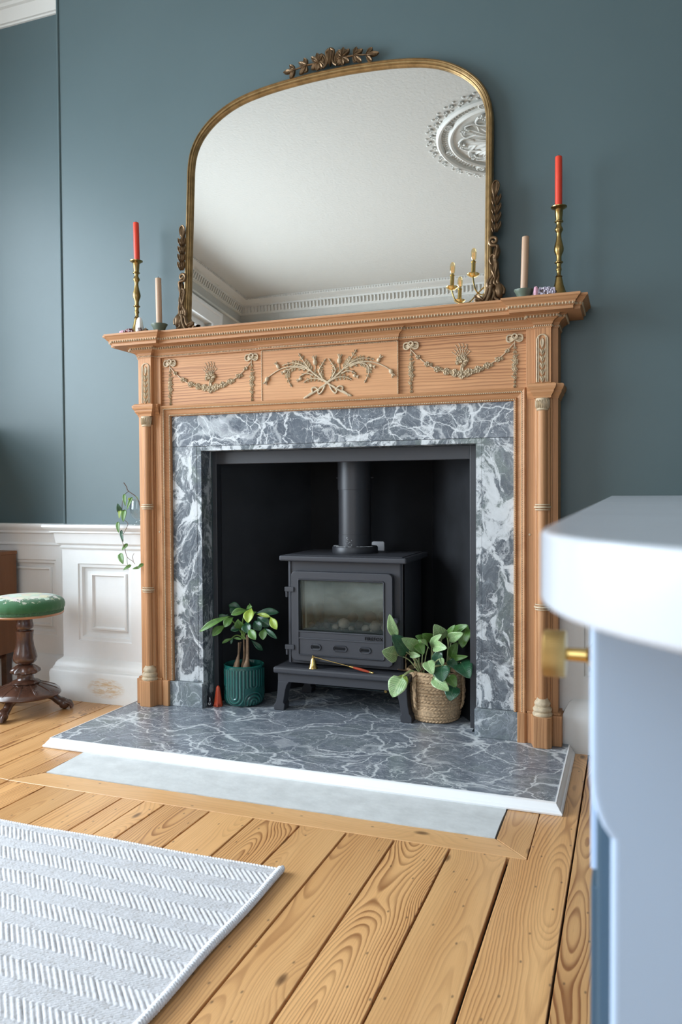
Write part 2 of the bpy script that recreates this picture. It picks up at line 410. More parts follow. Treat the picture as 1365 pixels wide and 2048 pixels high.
MAT['plastic'] = plain('white_plastic', (0.62, 0.62, 0.64), 0.4)
MAT['red_glaze'] = plain('orange_red_glaze', (0.55, 0.075, 0.03), 0.25)
MAT['black_gloss'] = plain('black_gloss', (0.02, 0.02, 0.03), 0.15)
MAT['snuff_handle'] = plain('red_brown_handle', (0.36, 0.05, 0.02), 0.3)


def glassmat(name, tint=(1, 1, 1), fac=0.10, rough=0.0):
    t = NT(name)
    fr = t.math('MULTIPLY', t.math('POWER', t.n('ShaderNodeLayerWeight', {'Blend': 0.5}).outputs['Facing'], 3.0), 0.9)
    tr = t.n('ShaderNodeBsdfTransparent', {'Color': (*tint, 1)}).outputs[0]
    gl = t.n('ShaderNodeBsdfGlossy', {'Roughness': rough}).outputs[0]
    mx = t.n('ShaderNodeMixShader', {0: t.math('ADD', fr, fac, clamp=True), 1: tr, 2: gl}).outputs[0]
    o = t.t.nodes['Material Output']
    t.t.links.new(mx, o.inputs[0])
    return t.m


MAT['glass'] = glassmat('clear_glass', (0.97, 0.985, 0.985), 0.05)
t = NT('stove_glass')
hz = t.ramp(t.noise(t.map(t.obj(), scale=(1, 1, 2.0)), 6, 5, 0.65, 0.6).outputs[0], [(0.35, (0.35,) * 3), (0.7, (0.75,) * 3)])
zz = t.n('ShaderNodeSeparateXYZ', {0: t.obj()}).outputs[2]
zg = t.ramp(t.math('DIVIDE', t.math('SUBTRACT', zz, 0.37), 0.215), [(0.30, (0.02,) * 3), (0.62, (0.62,) * 3), (1.0, (0.5,) * 3)])
hz = t.math('MULTIPLY', hz, zg)  # milky room reflection put into the glass as haze, clearer lower down
tr = t.n('ShaderNodeBsdfTransparent', {'Color': (0.85, 0.87, 0.85, 1)}).outputs[0]
df = t.n('ShaderNodeBsdfDiffuse', {'Color': (0.30, 0.34, 0.32, 1)}).outputs[0]
gl = t.n('ShaderNodeBsdfGlossy', {'Roughness': 0.06, 'Color': (0.8, 0.9, 0.85, 1)}).outputs[0]
m1 = t.n('ShaderNodeMixShader', {0: hz, 1: tr, 2: df}).outputs[0]
fr = t.math('ADD', t.n('ShaderNodeFresnel', {'IOR': 1.35}).outputs[0], 0.0)
m2 = t.n('ShaderNodeMixShader', {0: fr, 1: m1, 2: gl}).outputs[0]
t.t.links.new(m2, t.t.nodes['Material Output'].inputs[0])
MAT['stove_glass'] = t.m
MAT['bulb'] = glassmat('amber_bulb_glass', (1.0, 0.88, 0.62), 0.08)
t = NT('lamp_filament')
MAT['filament'] = t.out((0.9, 0.4, 0.15), 0.4, Emission_Color=(1.0, 0.45, 0.15, 1), Emission_Strength=0.5)

# ------------------------------------------------------------------ mesh helpers


class MB:
    def __init__(self):
        self.v, self.f, self.uv = [], [], None

    def add(self, vs, fs):
        k = len(self.v)
        self.v += [tuple(p) for p in vs]
        self.f += [tuple(i + k for i in f) for f in fs]
        return self

    def box(self, x0, x1, y0, y1, z0, z1):
        vs = [(x, y, z) for z in (z0, z1) for y in (y0, y1) for x in (x0, x1)]
        return self.add(vs, [(0, 2, 3, 1), (4, 5, 7, 6), (0, 1, 5, 4), (2, 6, 7, 3), (0, 4, 6, 2), (1, 3, 7, 5)])

    def prism(self, poly, o, A, B, N, h0, h1):
        """poly in basis A,B extruded along N"""
        o, A, B, N = map(Vector, (o, A, B, N))
        n = len(poly)
        vs = [o + A * a + B * b + N * h for h in (h0, h1) for a, b in poly]
        fs = [tuple(range(n))[::-1], tuple(range(n, 2 * n))]
        fs += [(i, (i + 1) % n, n + (i + 1) % n, n + i) for i in range(n)]
        return self.add(vs, fs)

    def lathe(self, prof, c=(0, 0, 0), n=32, axis=(0, 0, 1), cap=True, wob=None):
        """prof (r,z) from bottom to top"""
        ax = Vector(axis).normalized()
        a = ax.orthogonal().normalized()
        b = ax.cross(a)
        c = Vector(c)
        vs, fs = [], []
        for r, z in prof:
            for i in range(n):
                th = 2 * PI * i / n
                rr = r if wob is None else r * wob(th, z)
                vs.append(c + ax * z + (a * math.cos(th) + b * math.sin(th)) * rr)
        for j in range(len(prof) - 1):
            for i in range(n):
                k = (i + 1) % n
                fs.append((j * n + i, j * n + k, (j + 1) * n + k, (j + 1) * n + i))
        if cap:
            if prof[0][0] > 1e-5:
                fs.append(tuple(range(n))[::-1])
            if prof[-1][0] > 1e-5:
                fs.append(tuple(range((len(prof) - 1) * n, len(prof) * n)))
        return self.add(vs, fs)

    def tube(self, pts, r, n=8, cap=True, closed=False):
        pts = [Vector(p) for p in pts]
        m = len(pts)
        rs = r if isinstance(r, (list, tuple)) else [r] * m
        vs, fs = [], []
        prev = None
        for i, p in enumerate(pts):
            if closed:
                tg = (pts[(i + 1) % m] - pts[i - 1])
            else:
                tg = pts[min(i + 1, m - 1)] - pts[max(i - 1, 0)]
            if tg.length < 1e-9:
                tg = Vector((0, 0, 1))
            tg.normalize()
            if prev is None:
                a = tg.orthogonal().normalized()
            else:
                a = prev - tg * prev.dot(tg)
                if a.length < 1e-6:
                    a = tg.orthogonal()
                a.normalize()
            prev = a
            b = tg.cross(a)
            for k in range(n):
                th = 2 * PI * k / n
                vs.append(p + (a * math.cos(th) + b * math.sin(th)) * rs[i])
        L = m if closed else m - 1
        for i in range(L):
            for k in range(n):
                q = (k + 1) % n
                j = (i + 1) % m
                fs.append((i * n + k, i * n + q, j * n + q, j * n + k))
        if cap and not closed:
            fs.append(tuple(range(n))[::-1])
            fs.append(tuple(range((m - 1) * n, m * n)))
        return self.add(vs, fs)

    def ell(self, c, r, M=None, nu=8, nv=5):
        c = Vector(c)
        vs, fs = [], []
        M = M or Matrix.Identity(3)
        for j in range(nv + 1):
            ph = PI * j / nv
            for i in range(nu):
                th = 2 * PI * i / nu
                if j in (0, nv) and i:
                    continue
                p = Vector((r[0] * math.sin(ph) * math.cos(th), r[1] * math.sin(ph) * math.sin(th), r[2] * math.cos(ph)))
                vs.append(c + M @ p)

        def ix(j, i):
            if j == 0:
                return 0
            if j == nv:
                return 1 + (nv - 1) * nu
            return 1 + (j - 1) * nu + i % nu
        for j in range(nv):
            for i in range(nu):
                q = [ix(j, i), ix(j, i + 1), ix(j + 1, i + 1), ix(j + 1, i)]
                u = []
                for k in q:
                    if k not in u:
                        u.append(k)
                fs.append(tuple(u))
        return self.add(vs, fs)

    def petal(self, base, tip, w, nrm, th=0.004, hollow=True, nu=7, nv=7, fat=0.65):
        """raised teardrop ornament from base to tip lying across nrm, rounded front with a grooved middle"""
        base, tip, nrm = Vector(base), Vector(tip), Vector(nrm).normalized()
        ax = tip - base
        sd = ax.cross(nrm).normalized()
        vs, fs = [], []
        for j in range(nv + 1):
            t_ = j / nv
            ww = w * 0.5 * (math.sin(PI * min(1, t_ ** (1 / fat) if False else t_ ** 1.4)) ** 0.7 if 0 < t_ < 1 else 0.0) + w * 0.04
            for i in range(nu + 1):
                s = -1 + 2 * i / nu
                hgt = th * math.sqrt(max(0, 1 - s * s)) * (0.4 + 0.6 * math.sin(PI * min(1, t_ + 0.15)))
                if hollow:
                    hgt += th * 0.55 * (abs(s) ** 1.5) * (1 - s * s) * 2.2 - th * 0.45 * math.exp(-(s / 0.32) ** 2) * math.sin(PI * t_)
                vs.append(base + ax * t_ + sd * (s * ww) + nrm * hgt)
        for j in range(nv):
            for i in range(nu):
                a = j * (nu + 1) + i
                fs.append((a, a + 1, a + nu + 2, a + nu + 1))
        return self.add(vs, fs)

    def sweep(self, path, prof, o=(0, 0, 0), A=(1, 0, 0), B=(0, 1, 0), N=(0, 0, 1), side=1, closed=False, loop=True):
        """path 2D in A,B; prof (d outward, h along N); mitred"""
        o, A, B, N = map(Vector, (o, A, B, N))
        P = [Vector((a, b)) for a, b in path]
        m = len(P)
        vs, fs = [], []
        for i in range(m):
            if closed:
                d0 = (P[i] - P[i - 1]).normalized()
                d1 = (P[(i + 1) % m] - P[i]).normalized()
            else:
                d0 = (P[i] - P[i - 1]).normalized() if i else (P[1] - P[0]).normalized()
                d1 = (P[i + 1] - P[i]).normalized() if i < m - 1 else d0
            n0 = Vector((d0.y, -d0.x)) * side
            n1 = Vector((d1.y, -d1.x)) * side
            k = 1 + n0.dot(n1)
            nn = (n0 + n1) / max(k, 0.15)
            for d, h in prof:
                q = P[i] + nn * d
                vs.append(o + A * q.x + B * q.y + N * h)
        p = len(prof)
        for i in range(m if closed else m - 1):
            j = (i + 1) % m
            for k in range(p if loop else p - 1):
                q = (k + 1) % p
                fs.append((i * p + k, i * p + q, j * p + q, j * p + k))
        if loop and not closed:
            fs.append(tuple(range(p)))
            fs.append(tuple(range((m - 1) * p, m * p))[::-1])
        return self.add(vs, fs)

    def build(self, name, mat, parent=None, smooth=35, bevel=0.0, seg=2, label=None, kind=None, recalc=True, origin=None):
        me = bpy.data.meshes.new(name)
        vs = self.v
        if origin is not None:
            ox, oy, oz = origin
            vs = [(a - ox, b - oy, c - oz) for a, b, c in vs]
        me.from_pydata([tuple(p) for p in vs], [], self.f)
        if recalc:
            bm = bmesh.new()
            bm.from_mesh(me)
            bmesh.ops.recalc_face_normals(bm, faces=bm.faces)
            bm.to_mesh(me)
            bm.free()
        o = bpy.data.objects.new(name, me)
        if origin is not None:
            o.location = origin
        COL.objects.link(o)
        for mm in (mat if isinstance(mat, (list, tuple)) else [mat]):
            me.materials.append(MAT[mm] if isinstance(mm, str) else mm)
        if smooth:
            me.shade_smooth()
            me.set_sharp_from_angle(angle=math.radians(smooth))
        if bevel:
            md = o.modifiers.new('bevel', 'BEVEL')
            md.width = bevel
            md.segments = seg
            md.limit_method = 'ANGLE'
            md.angle_limit = math.radians(40)
        if parent is not None:
            put(o, parent)
        if label:
            o['label'] = label
        if kind:
            o['kind'] = kind
        return o


bpy.context.view_layer.update()


def put(o, parent):
    """parent keeping the world place; parents are never rotated or scaled"""
    pw = Vector((0, 0, 0))
    q = parent
    while q is not None:
        pw += Vector(q.location)
        q = q.parent
    o.parent = parent
    o.location = Vector(o.location) - pw


def thing(name, label, cat, loc, group=None):
    o = bpy.data.objects.new(name, None)
    o.empty_display_size = 0.05
    o.location = loc
    COL.objects.link(o)
    return tag(o, label, cat, group)


def tag(o, label, cat, group=None):
    o['label'] = label
    o['category'] = cat
    if group:
        o['group'] = group
    return o


def struct(name, loc=None, label=None):
    o = bpy.data.objects.new(name, None)
    o.location = loc or (0, 0, 0)
    COL.objects.link(o)
    o['kind'] = 'structure'
    if label:
        o['label'] = label
    return o


def S(o, label=None):
    o['kind'] = 'structure'
    if label:
        o['label'] = label
    return o


def catmull(pts, k=6, closed=False):
    P = [Vector(p) for p in pts]
    n = len(P)
    out = []
    rng = range(n) if closed else range(n - 1)
    for i in rng:
        if closed:
            a, b, c, d = P[i - 1], P[i], P[(i + 1) % n], P[(i + 2) % n]
        else:
            a, b, c, d = P[max(i - 1, 0)], P[i], P[i + 1], P[min(i + 2, n - 1)]
        for j in range(k):
            t_ = j / k
            out.append(0.5 * ((2 * b) + (c - a) * t_ + (2 * a - 5 * b + 4 * c - d) * t_ ** 2 + (3 * b - a - 3 * c + d) * t_ ** 3))
    if not closed:
        out.append(P[-1])
    return out


def rrect(x0, x1, y0, y1, r, k=5):
    out = []
    for cx_, cy_, a0 in ((x1 - r, y1 - r, 0), (x0 + r, y1 - r, 90), (x0 + r, y0 + r, 180), (x1 - r, y0 + r, 270)):
        for j in range(k + 1):
            a = math.radians(a0 + 90 * j / k)
            out.append((cx_ + r * math.cos(a), cy_ + r * math.sin(a)))
    return out


rnd = random.Random(4)
EX, EY, EZ = (1, 0, 0), (0, 1, 0), (0, 0, 1)

# ================================================================== THE SETTING
XC = -1.1235           # middle of the chimneypiece
YW = 3.0               # chimney breast face
YA = 3.10              # alcove wall face
XL, XR, YR, ZC = -3.66, 2.7, -1.0, 3.38

# --- floor: dirty subfloor and every board
fl = MB().box(XL - .3, XR, YR - .2, YA + .3, -0.08, -0.022).build('floor', 'gap', smooth=0)
S(fl, 'stripped pine floorboards')
gaps = [-3.66, -3.50, -3.34, -3.18, -3.02, -2.86, -2.70, -2.505, -2.346, -2.188, -2.067, -1.933, -1.781, -1.623, -1.485,
        -1.403, -1.330, -1.174, -1.027, -0.881, -0.739, -0.600, -0.446, -0.293, -0.136, 0.02, 0.17, 0.325, 0.48, 0.63,
        0.785, 0.94, 1.09, 1.25, 1.40, 1.56, 1.71, 1.87, 2.02, 2.18, 2.34, 2.50, 2.70]
gw = {-0.293: .0045, -0.446: .003, -0.600: .003, -0.739: .003, -1.403: .0012, -1.623: .0012, -2.188: .0018}


def board(poly, y_axis=True, mat=None, label=None):
    cx_ = sum(p[0] for p in poly) / len(poly)
    cy_ = sum(p[1] for p in poly) / len(poly)
    return MB().prism(poly, (0, 0, 0), EX, EY, EZ, -0.022, rnd.uniform(-0.0008, 0.0002)).build(
        'floorboard', mat or ('floor_y' if y_axis else 'floor_x'), fl, smooth=0, bevel=0.0012, seg=1,
        origin=(cx_, cy_, 0), label=label)


for a, b in zip(gaps[:-1], gaps[1:]):
    x0, x1 = a + gw.get(a, .0024), b - gw.get(b, .0024)
    if b <= -1.933 and a >= -2.067:
        board([(x0, YR), (x1, YR), (x1, 2.024), (x0, 2.036)])
        board([(x0, 2.039), (-1.940, 2.030), (-1.940, 2.50), (x0, 2.50)])
        continue
    if b <= -2.06:
        board([(x0, YR), (x1, YR), (x1, YA if a < -2.6 else 2.945), (x0, YA if a < -2.6 else 2.945)])
    elif a >= -0.14:
        board([(x0, YR), (x1, YR), (x1, 2.93), (x0, 2.93)])
    elif a == -0.293:
        board([(x0, YR), (x1, YR), (x1, 2.95), (-0.2445, 2.95), (-0.2445, 2.029), (x0, 2.028)])
    else:
        y1 = 2.026 + (0.0015 * (a + 1.9))
        board([(x0, YR), (x1, YR), (x1, y1), (x0, y1)])
board([(-1.938, 2.028), (-0.2475, 2.0315), (-0.3415, 2.1255), (-1.868, 2.1235)], False,
      label='pale border board with mitred ends laid across the floorboards')
board([(-0.2475, 2.034), (-0.2475, 2.50), (-0.3395, 2.50), (-0.3395, 2.128)])
board([(-1.9385, 2.033), (-1.8715, 2.127), (-1.890, 2.50), (-1.9385, 2.50)])
# pale screed strip let into the floor, slightly ragged
poly = [(-1.866, 2.1265)]
for i in range(1, 60):
    poly.append((-1.866 + 1.522 * i / 60, 2.1262 + rnd.uniform(-.0012, .0022)))
poly += [(-0.344, 2.1265)]
for i in range(1, 8):
    poly.append((-0.343 + rnd.uniform(-.002, .0015), 2.1265 + .3735 * i / 8))
poly += [(-0.343, 2.5), (-1.887, 2.5), (-1.880, 2.35)]
MB().prism(poly, (0, 0, 0), EX, EY, EZ, -0.021, 0.001).build('screed_strip', 'screed', fl, smooth=0,
                                                             label='pale grey screed strip in front of the marble hearth')

# --- walls
FBX0, FBX1, FBZ = -1.69, -0.565, 1.10       # hole in the breast
BX0, BX1 = -2.50, 0.27
wcb = struct('wall_chimney_breast', (XC, YW, 0), 'dusky teal chimney breast')
for bx4 in ((BX0, FBX0, YW, YW + .62, 0, ZC), (FBX1, BX1, YW, YW + .62, 0, ZC), (FBX0, FBX1, YW, YW + .62, FBZ, ZC), (FBX0, FBX1, YW + .52, YW + .62, 0, FBZ)):
    MB().box(*bx4).build('wall_section', 'wall', wcb, smooth=0)
MB().lathe([(.0065, .80), (.0065, 3.26)], (BX0 + .0005, YW - .0005, 0), 24).build('corner_bead', 'wall', wcb, smooth=50)
S(MB().box(XL - .1, BX0, YA, YA + .5, 0, ZC).build('wall_alcove_left', 'wall', smooth=0), 'teal alcove wall left of the chimney breast')
S(MB().box(BX1, XR + .1, YA, YA + .5, 0, ZC).build('wall_alcove_right', 'wall', smooth=0))
WY0, WY1, WZ0, WZ1 = -0.45, 2.44, 0.60, 2.985
w = MB().box(XL - .16, XL, YR - .3, WY0, 0, ZC).box(XL - .16, XL, WY1, YA + .5, 0, ZC)
w.box(XL - .16, XL, WY0, WY1, 0, WZ0).box(XL - .16, XL, WY0, WY1, WZ1, ZC)
S(w.build('wall_left', 'ceiling', smooth=0))
RX0, RX1 = -1.55, 0.20
w = MB().box(XL - .3, RX0, YR - .3, YR, 0, ZC).box(RX1, XR + .3, YR - .3, YR, 0, ZC)
w.box(RX0, RX1, YR - .3, YR, 0, WZ0).box(RX0, RX1, YR - .3, YR, WZ1, ZC)
S(w.build('wall_rear', 'ceiling', smooth=0))
S(MB().box(XR, XR + .3, YR - .3, YA + .5, 0, ZC).build('wall_right', 'wall', smooth=0))
ce = S(MB().box(XL - .3, XR + .3, YR - .3, YA + .5, ZC, ZC + .15).build('ceiling', 'ceiling', smooth=0), 'white papered ceiling')

# --- windows


def window(name, origin, U, W_, z0, z1, V):
    """sash window; U along the opening, V outwards"""
    r = struct(name, origin)
    U, V = Vector(U), Vector(V)
    o = Vector(origin)

    def bar(nm, u0, u1, v0, v1, a, b, mat='white'):
        ps = [(u0, v0), (u1, v0), (u1, v1), (u0, v1)]
        return MB().prism(ps, (o.x, o.y, 0), U, V, EZ, a, b).build(nm, mat, r, smooth=0)
    bar('window_frame', 0, .05, .06, .16, z0, z1)
    bar('window_frame', W_ - .05, W_, .06, .16, z0, z1)
    bar('window_frame', .05, W_ - .05, .06, .16, z1 - .06, z1)
    bar('window_sill', -.06, W_ + .06, -.05, .20, z0 - .04, z0)
    zm = (z0 + z1) / 2
    for k, (a, b, v) in enumerate(((z0, zm + .02, .08), (zm - .02, z1 - .06, .12))):
        bar('sash_rail', .05, W_ - .05, v, v + .035, a, a + .05)
        bar('sash_rail', .05, W_ - .05, v, v + .035, b - .045, b)
        bar('sash_stile', .05, .095, v, v + .035, a + .05, b - .045)
        bar('sash_stile', W_ - .095, W_ - .05, v, v + .035, a + .05, b - .045)
        bar('glazing_bar', W_ / 2 - .012, W_ / 2 + .012, v, v + .035, a + .05, b - .045)
        bar('window_pane', .095, W_ / 2 - .012, v + .012, v + .016, a + .05, b - .045, 'glass')
        bar('window_pane', W_ / 2 + .012, W_ - .095, v + .012, v + .016, a + .05, b - .045, 'glass')
    # architrave
    pr = [(0, 0), (0, .02), (.03, .03), (.09, .03), (.10, .045), (.125, .045), (.125, 0)]
    path = [(0, z0 - .04), (0, z1), (W_, z1), (W_, z0 - .04)]
    MB().sweep(path, pr, (o.x, o.y, 0), U, EZ, -V, side=-1).build('architrave', 'white', r)
    return r


window('window_1', (XL, WY0, WZ0), EY, WY1 - WY0, WZ0, WZ1, (-1, 0, 0))
window('window_2', (RX0, YR, WZ0), EX, RX1 - RX0, WZ0, WZ1, (0, -1, 0))

# --- cornice, mitred round the room, with its flutes and dots
cprof = [(0, 3.250), (.010, 3.250), (.013, 3.257), (.022, 3.258), (.026, 3.266), (.040, 3.312), (.052, 3.316), (.056, 3.330),
         (.070, 3.334), (.085, 3.340), (.100, 3.354), (.120, 3.358), (.124, 3.380), (0, 3.380)]
cpath = [(XL, YR), (XL, YA), (BX0, YA), (BX0, YW), (BX1, YW), (BX1, YA), (XR, YA), (XR, YR)]
tr = MB().sweep(cpath, cprof, side=1, closed=True).build('trim_1', 'plaster', label='white plaster cornice')
S(tr)
fm = MB()
dm = MB()


def flutes(p0, p1, nrm):
    p0, p1, nrm = Vector(p0), Vector(p1), Vector(nrm)
    L = (p1 - p0).length
    d = (p1 - p0) / L
    n = int(L / .036)
    for i in range(n):
        c = p0 + d * (.02 + i * .036)
        # raised upstand between two hollows
        fm.prism([(-.006, 0), (.006, 0), (.006, 1), (-.006, 1)], c + nrm * .024 + Vector((0, 0, 3.264)), d,
                 (nrm * .017 + Vector((0, 0, .050))), (nrm * .018 - Vector((0, 0, .004))), 0, 1)
    n = int(L / .026)
    for i in range(n):
        c = p0 + d * (.15 + i * .026) + nrm * .1215 + Vector((0, 0, 3.366))
        if (c - p0).dot(d) < L - .15:
            dm.box(c.x - .006, c.x + .006, c.y - .006, c.y + .006, c.z - .006, c.z + .006)
    n = int(L / .33)
    for i in range(n):
        c = p0 + d * (.2 + i * .33) + nrm * .065 + Vector((0, 0, 3.334))
        for k in range(5):
            q = c + d * (k - 2) * .016
            dm.ell(q, (.007, .007, .006), nu=6, nv=4)


flutes((XL, YR, 0), (XR, YR, 0), (0, 1, 0))
flutes((XL, YA - .0, 0), (XL, YR, 0), (1, 0, 0))
S(fm.build('cornice_flute', 'plaster', tr, smooth=0), None)['kind'] = 'stuff'
dm.build('cornice_bead', 'plaster', tr, kind='stuff')
# picture-rail like mouldings below the cornice (they show in the mirror)
S(MB().sweep([(XL, YA), (XL, YR), (XR, YR)], [(0, 3.150), (.018, 3.150), (.028, 3.162), (.018, 3.172), (0, 3.172)], side=-1)
  .build('trim_2', 'plaster'), 'white picture rail')

# --- ceiling rose
RC = Vector((-0.73, 1.15, ZC))
rose = thing('ceiling_rose', 'round white plaster ceiling rose with flowers, reflected in the mirror', 'ceiling rose', RC)


def down(prof):
    return [(r, -h) for r, h in prof]


MB().lathe(down([(.42, 0), (.418, .018), (.405, .028), (.392, .022), (.386, .010), (.384, 0)]), RC, 96, cap=False).build('ring_moulding', 'plaster', rose)
MB().lathe(down([(.345, 0), (.343, .014), (.330, .022), (.318, .016), (.314, 0)]), RC, 96, cap=False).build('ring_moulding', 'plaster', rose)
b = MB()
for k in range(44):
    a = 2 * PI * k / 44
    rr = .448 + (.012 if k % 2 else -.004)
    c = RC + Vector((math.cos(a) * rr, math.sin(a) * rr, 0))
    for q in range(5):
        a2 = a + q * 2 * PI / 5
        s = .017
        b.petal(c + Vector((0, 0, -.002)), c + Vector((math.cos(a2) * s, math.sin(a2) * s, -.006)), .014, (0, 0, -1), .008, nu=4, nv=4)
    b.ell(c + Vector((0, 0, -.008)), (.005, .005, .004), nu=6, nv=4)
    for rr2 in (.427, .478):
        c2 = RC + Vector((math.cos(a + .07) * rr2, math.sin(a + .07) * rr2, -.003))
        b.ell(c2, (.009, .009, .006), nu=6, nv=4)
b.build('flower_border', 'plaster', rose, kind='stuff')
b = MB()
for k in range(8):
    a = 2 * PI * k / 8 + .2
    c = RC + Vector((math.cos(a) * .365, math.sin(a) * .365, 0))
    b.lathe(down([(.028, 0), (.027, .016), (.021, .018), (.018, .008), (.0, .008)]), c, 16, cap=False)
    for q in range(5):
        a2 = a + q * 2 * PI / 5
        b.petal(c, c + Vector((math.cos(a2) * .016, math.sin(a2) * .016, -.010)), .014, (0, 0, -1), .012, nu=4, nv=4)
    for j in range(1, 12):
        a3 = a + 2 * PI / 8 * j / 12
        c3 = RC + Vector((math.cos(a3) * .365, math.sin(a3) * .365, 0))
        rad = Vector((math.cos(a3), math.sin(a3), 0))
        for s in (-1, 1):
            b.petal(c3, c3 + rad * s * .018 + rad.cross(Vector((0, 0, 1))) * .008, .008, (0, 0, -1), .010, nu=3, nv=3)
b.build('rosette_band', 'plaster', rose, kind='stuff')
b = MB()
for k in range(10):
    a = 2 * PI * k / 10
    rad = Vector((math.cos(a), math.sin(a), 0))
    tg = Vector((-rad.y, rad.x, 0))
    for s in (-1, 0, 1):
        b.petal(RC + rad * .06, RC + rad * (.27 - .03 * abs(s)) + tg * s * .055, .045, (0, 0, -1), .020, nu=5, nv=7)
    for s in (-1, 1):
        pts = [RC + rad * (.18 + .10 * u_) + tg * s * (.02 + .05 * math.sin(u_ * 3)) + Vector((0, 0, -.014)) for u_ in [i / 8 for i in range(9)]]
        b.tube(pts, .006, 5)
    c = RC + rad * .262
    for q in range(5):
        a2 = a + q * 2 * PI / 5
        b.petal(c, c + Vector((math.cos(a2) * .026, math.sin(a2) * .026, -.014)), .022, (0, 0, -1), .016, nu=4, nv=4)
b.lathe(down([(.07, 0), (.068, .03), (.05, .04), (.03, .03), (0, .045)]), RC, 24, cap=False)
b.build('acanthus_centre', 'plaster', rose, kind='stuff')

# --- chandelier (its bulbs and arms show in the mirror)
CH = Vector((-0.735, 1.17, 2.39))
ch = thing('chandelier', 'polished brass chandelier with candle-style bulbs, reflected in the mirror', 'chandelier', CH)
MB().lathe([(.0, -.16), (.018, -.15), (.008, -.12), (.03, -.09), (.042, -.06), (.03, -.02), (.012, 0), (.012, .10), (.022, .13), (.010, .16),
            (.010, .24), (.004, .26), (.004, .985)], CH, 24).build('stem', 'brass_new', ch)
MB().lathe([(.055, .945), (.05, .965), (.02, .985)], CH, 24).build('ceiling_cup', 'brass_new', ch)
for k in range(8):
    a = math.radians(22.5 + 45 * k)
    d = Vector((math.cos(a), math.sin(a), 0))
    R_ = .290
    pts = catmull([CH + d * r_ + Vector((0, 0, h_)) for r_, h_ in ((.02, -.05), (.08, .02), (.13, -.02), (.19, -.085), (.26, -.08), (R_, -.02), (R_, 0))], 5)
    arm = MB().tube(pts, .0045, 8).build('arm', 'brass_new', ch)
    c = CH + d * R_
    MB().lathe([(.004, -.012), (.016, -.010), (.034, .002), (.036, .005), (.033, .005), (.012, -.002)], c, 20).build('drip_pan', 'brass_new', arm)
    MB().lathe([(.0125, 0), (.0125, .076), (.015, .076), (.015, .079), (.009, .081), (.009, .088)], c, 16).build('candle_tube', 'brass_new', arm)
    MB().lathe([(.008, .087), (.015, .097), (.0165, .115), (.0165, .135), (.014, .150), (.008, .159), (0, .161)], c, 16, cap=False).build('bulb', 'bulb', arm)
    b = MB()
    for s in (-1, 1):
        b.tube([c + Vector((s * .004, 0, .096)), c + Vector((s * .004, 0, .135))], .0012, 5)
    b.build('filament', 'filament', arm)

# --- dado panelling


def panelled(name, x0, x1, yf, zb, zt, label, panel, field, skirt, left_ret=None, right_ret=None, frieze=None):
    """painted joinery front at y = yf: stiles/rails around a sunk moulded panel"""
    r = struct(name, (x0, yf, 0), label)
    px0, px1, pz0, pz1 = panel
    b = MB()
    yb = yf + .05
    for a in ((x0, px0, zb, zt), (px1, x1, zb, zt), (px0, px1, zb, pz0), (px0, px1, pz1, zt)):
        b.box(a[0], a[1], yf, yb, a[2], a[3])
    b.build('panel_frame', 'white', r, smooth=0)
    # sunk moulding down to the panel
    path = [(px0, pz0), (px1, pz0), (px1, pz1), (px0, pz1)]
    pr = [(0, .0), (.004, -.006), (.016, -.008), (.024, -.020), (.036, -.024), (.036, -.03), (0, -.03)]
    MB().sweep(path, [(-d, h) for d, h in pr], (0, yf, 0), EX, EZ, (0, -1, 0), side=1, closed=True).build('panel_moulding', 'white', r)
    fx0, fx1, fz0, fz1 = field
    MB().box(px0, px1, yf + .024, yf + .04, pz0, pz1).build('panel_back', 'white', r, smooth=0)
    path = [(fx0, fz0), (fx1, fz0), (fx1, fz1), (fx0, fz1)]
    MB().sweep(path, [(0, -.024), (0, -.018), (-.003, -.014), (-.010, -.013), (-.013, -.020), (-.016, -.024)], (0, yf, 0), EX, EZ, (0, -1, 0),
               side=1, closed=True).build('bead_moulding', 'white', r)
    return r


DZ = 0.809
# left half of the breast dado: cap, frieze, panel, skirting; the cap and skirting return to the alcove
PXL, PYF = -2.484, 2.958
SUR_L = XC - .884
pd = panelled('trim_3', PXL, SUR_L + .01, PYF, .13, .70, 'white panelled dado left of the fireplace with a scuffed skirting',
              (-2.396, -2.106, .272, .628), (-2.338, -2.142, .320, .584), None)
MB().box(PXL, PXL + .02, PYF + .05, YA, .13, .70).build('return_panel', 'white', pd, smooth=0)
ret = [(SUR_L + .01, PYF), (PXL, PYF), (PXL, YA)]
MB().sweep(ret, [(-.0, .695), (.006, .695), (.010, .702), (.004, .708), (.004, .712), (.010, .715), (.020, .722), (.026, .768), (.040, .772), (.040, .779),
                 (.050, .784), (.060, .792), (.064, .797), (.064, .805), (.060, .809), (-.05, .809), (-.05, .695)], side=-1).build('dado_cap', 'white', pd)
MB().sweep(ret, [(-.01, 0), (.044, 0), (.046, .125), (.042, .137), (.034, .142), (.033, .150), (.028, .155), (.026, .165), (.016, .178), (.004, .186),
                 (0, .190), (-.01, .190)], side=-1).build('skirting', 'worn', pd)
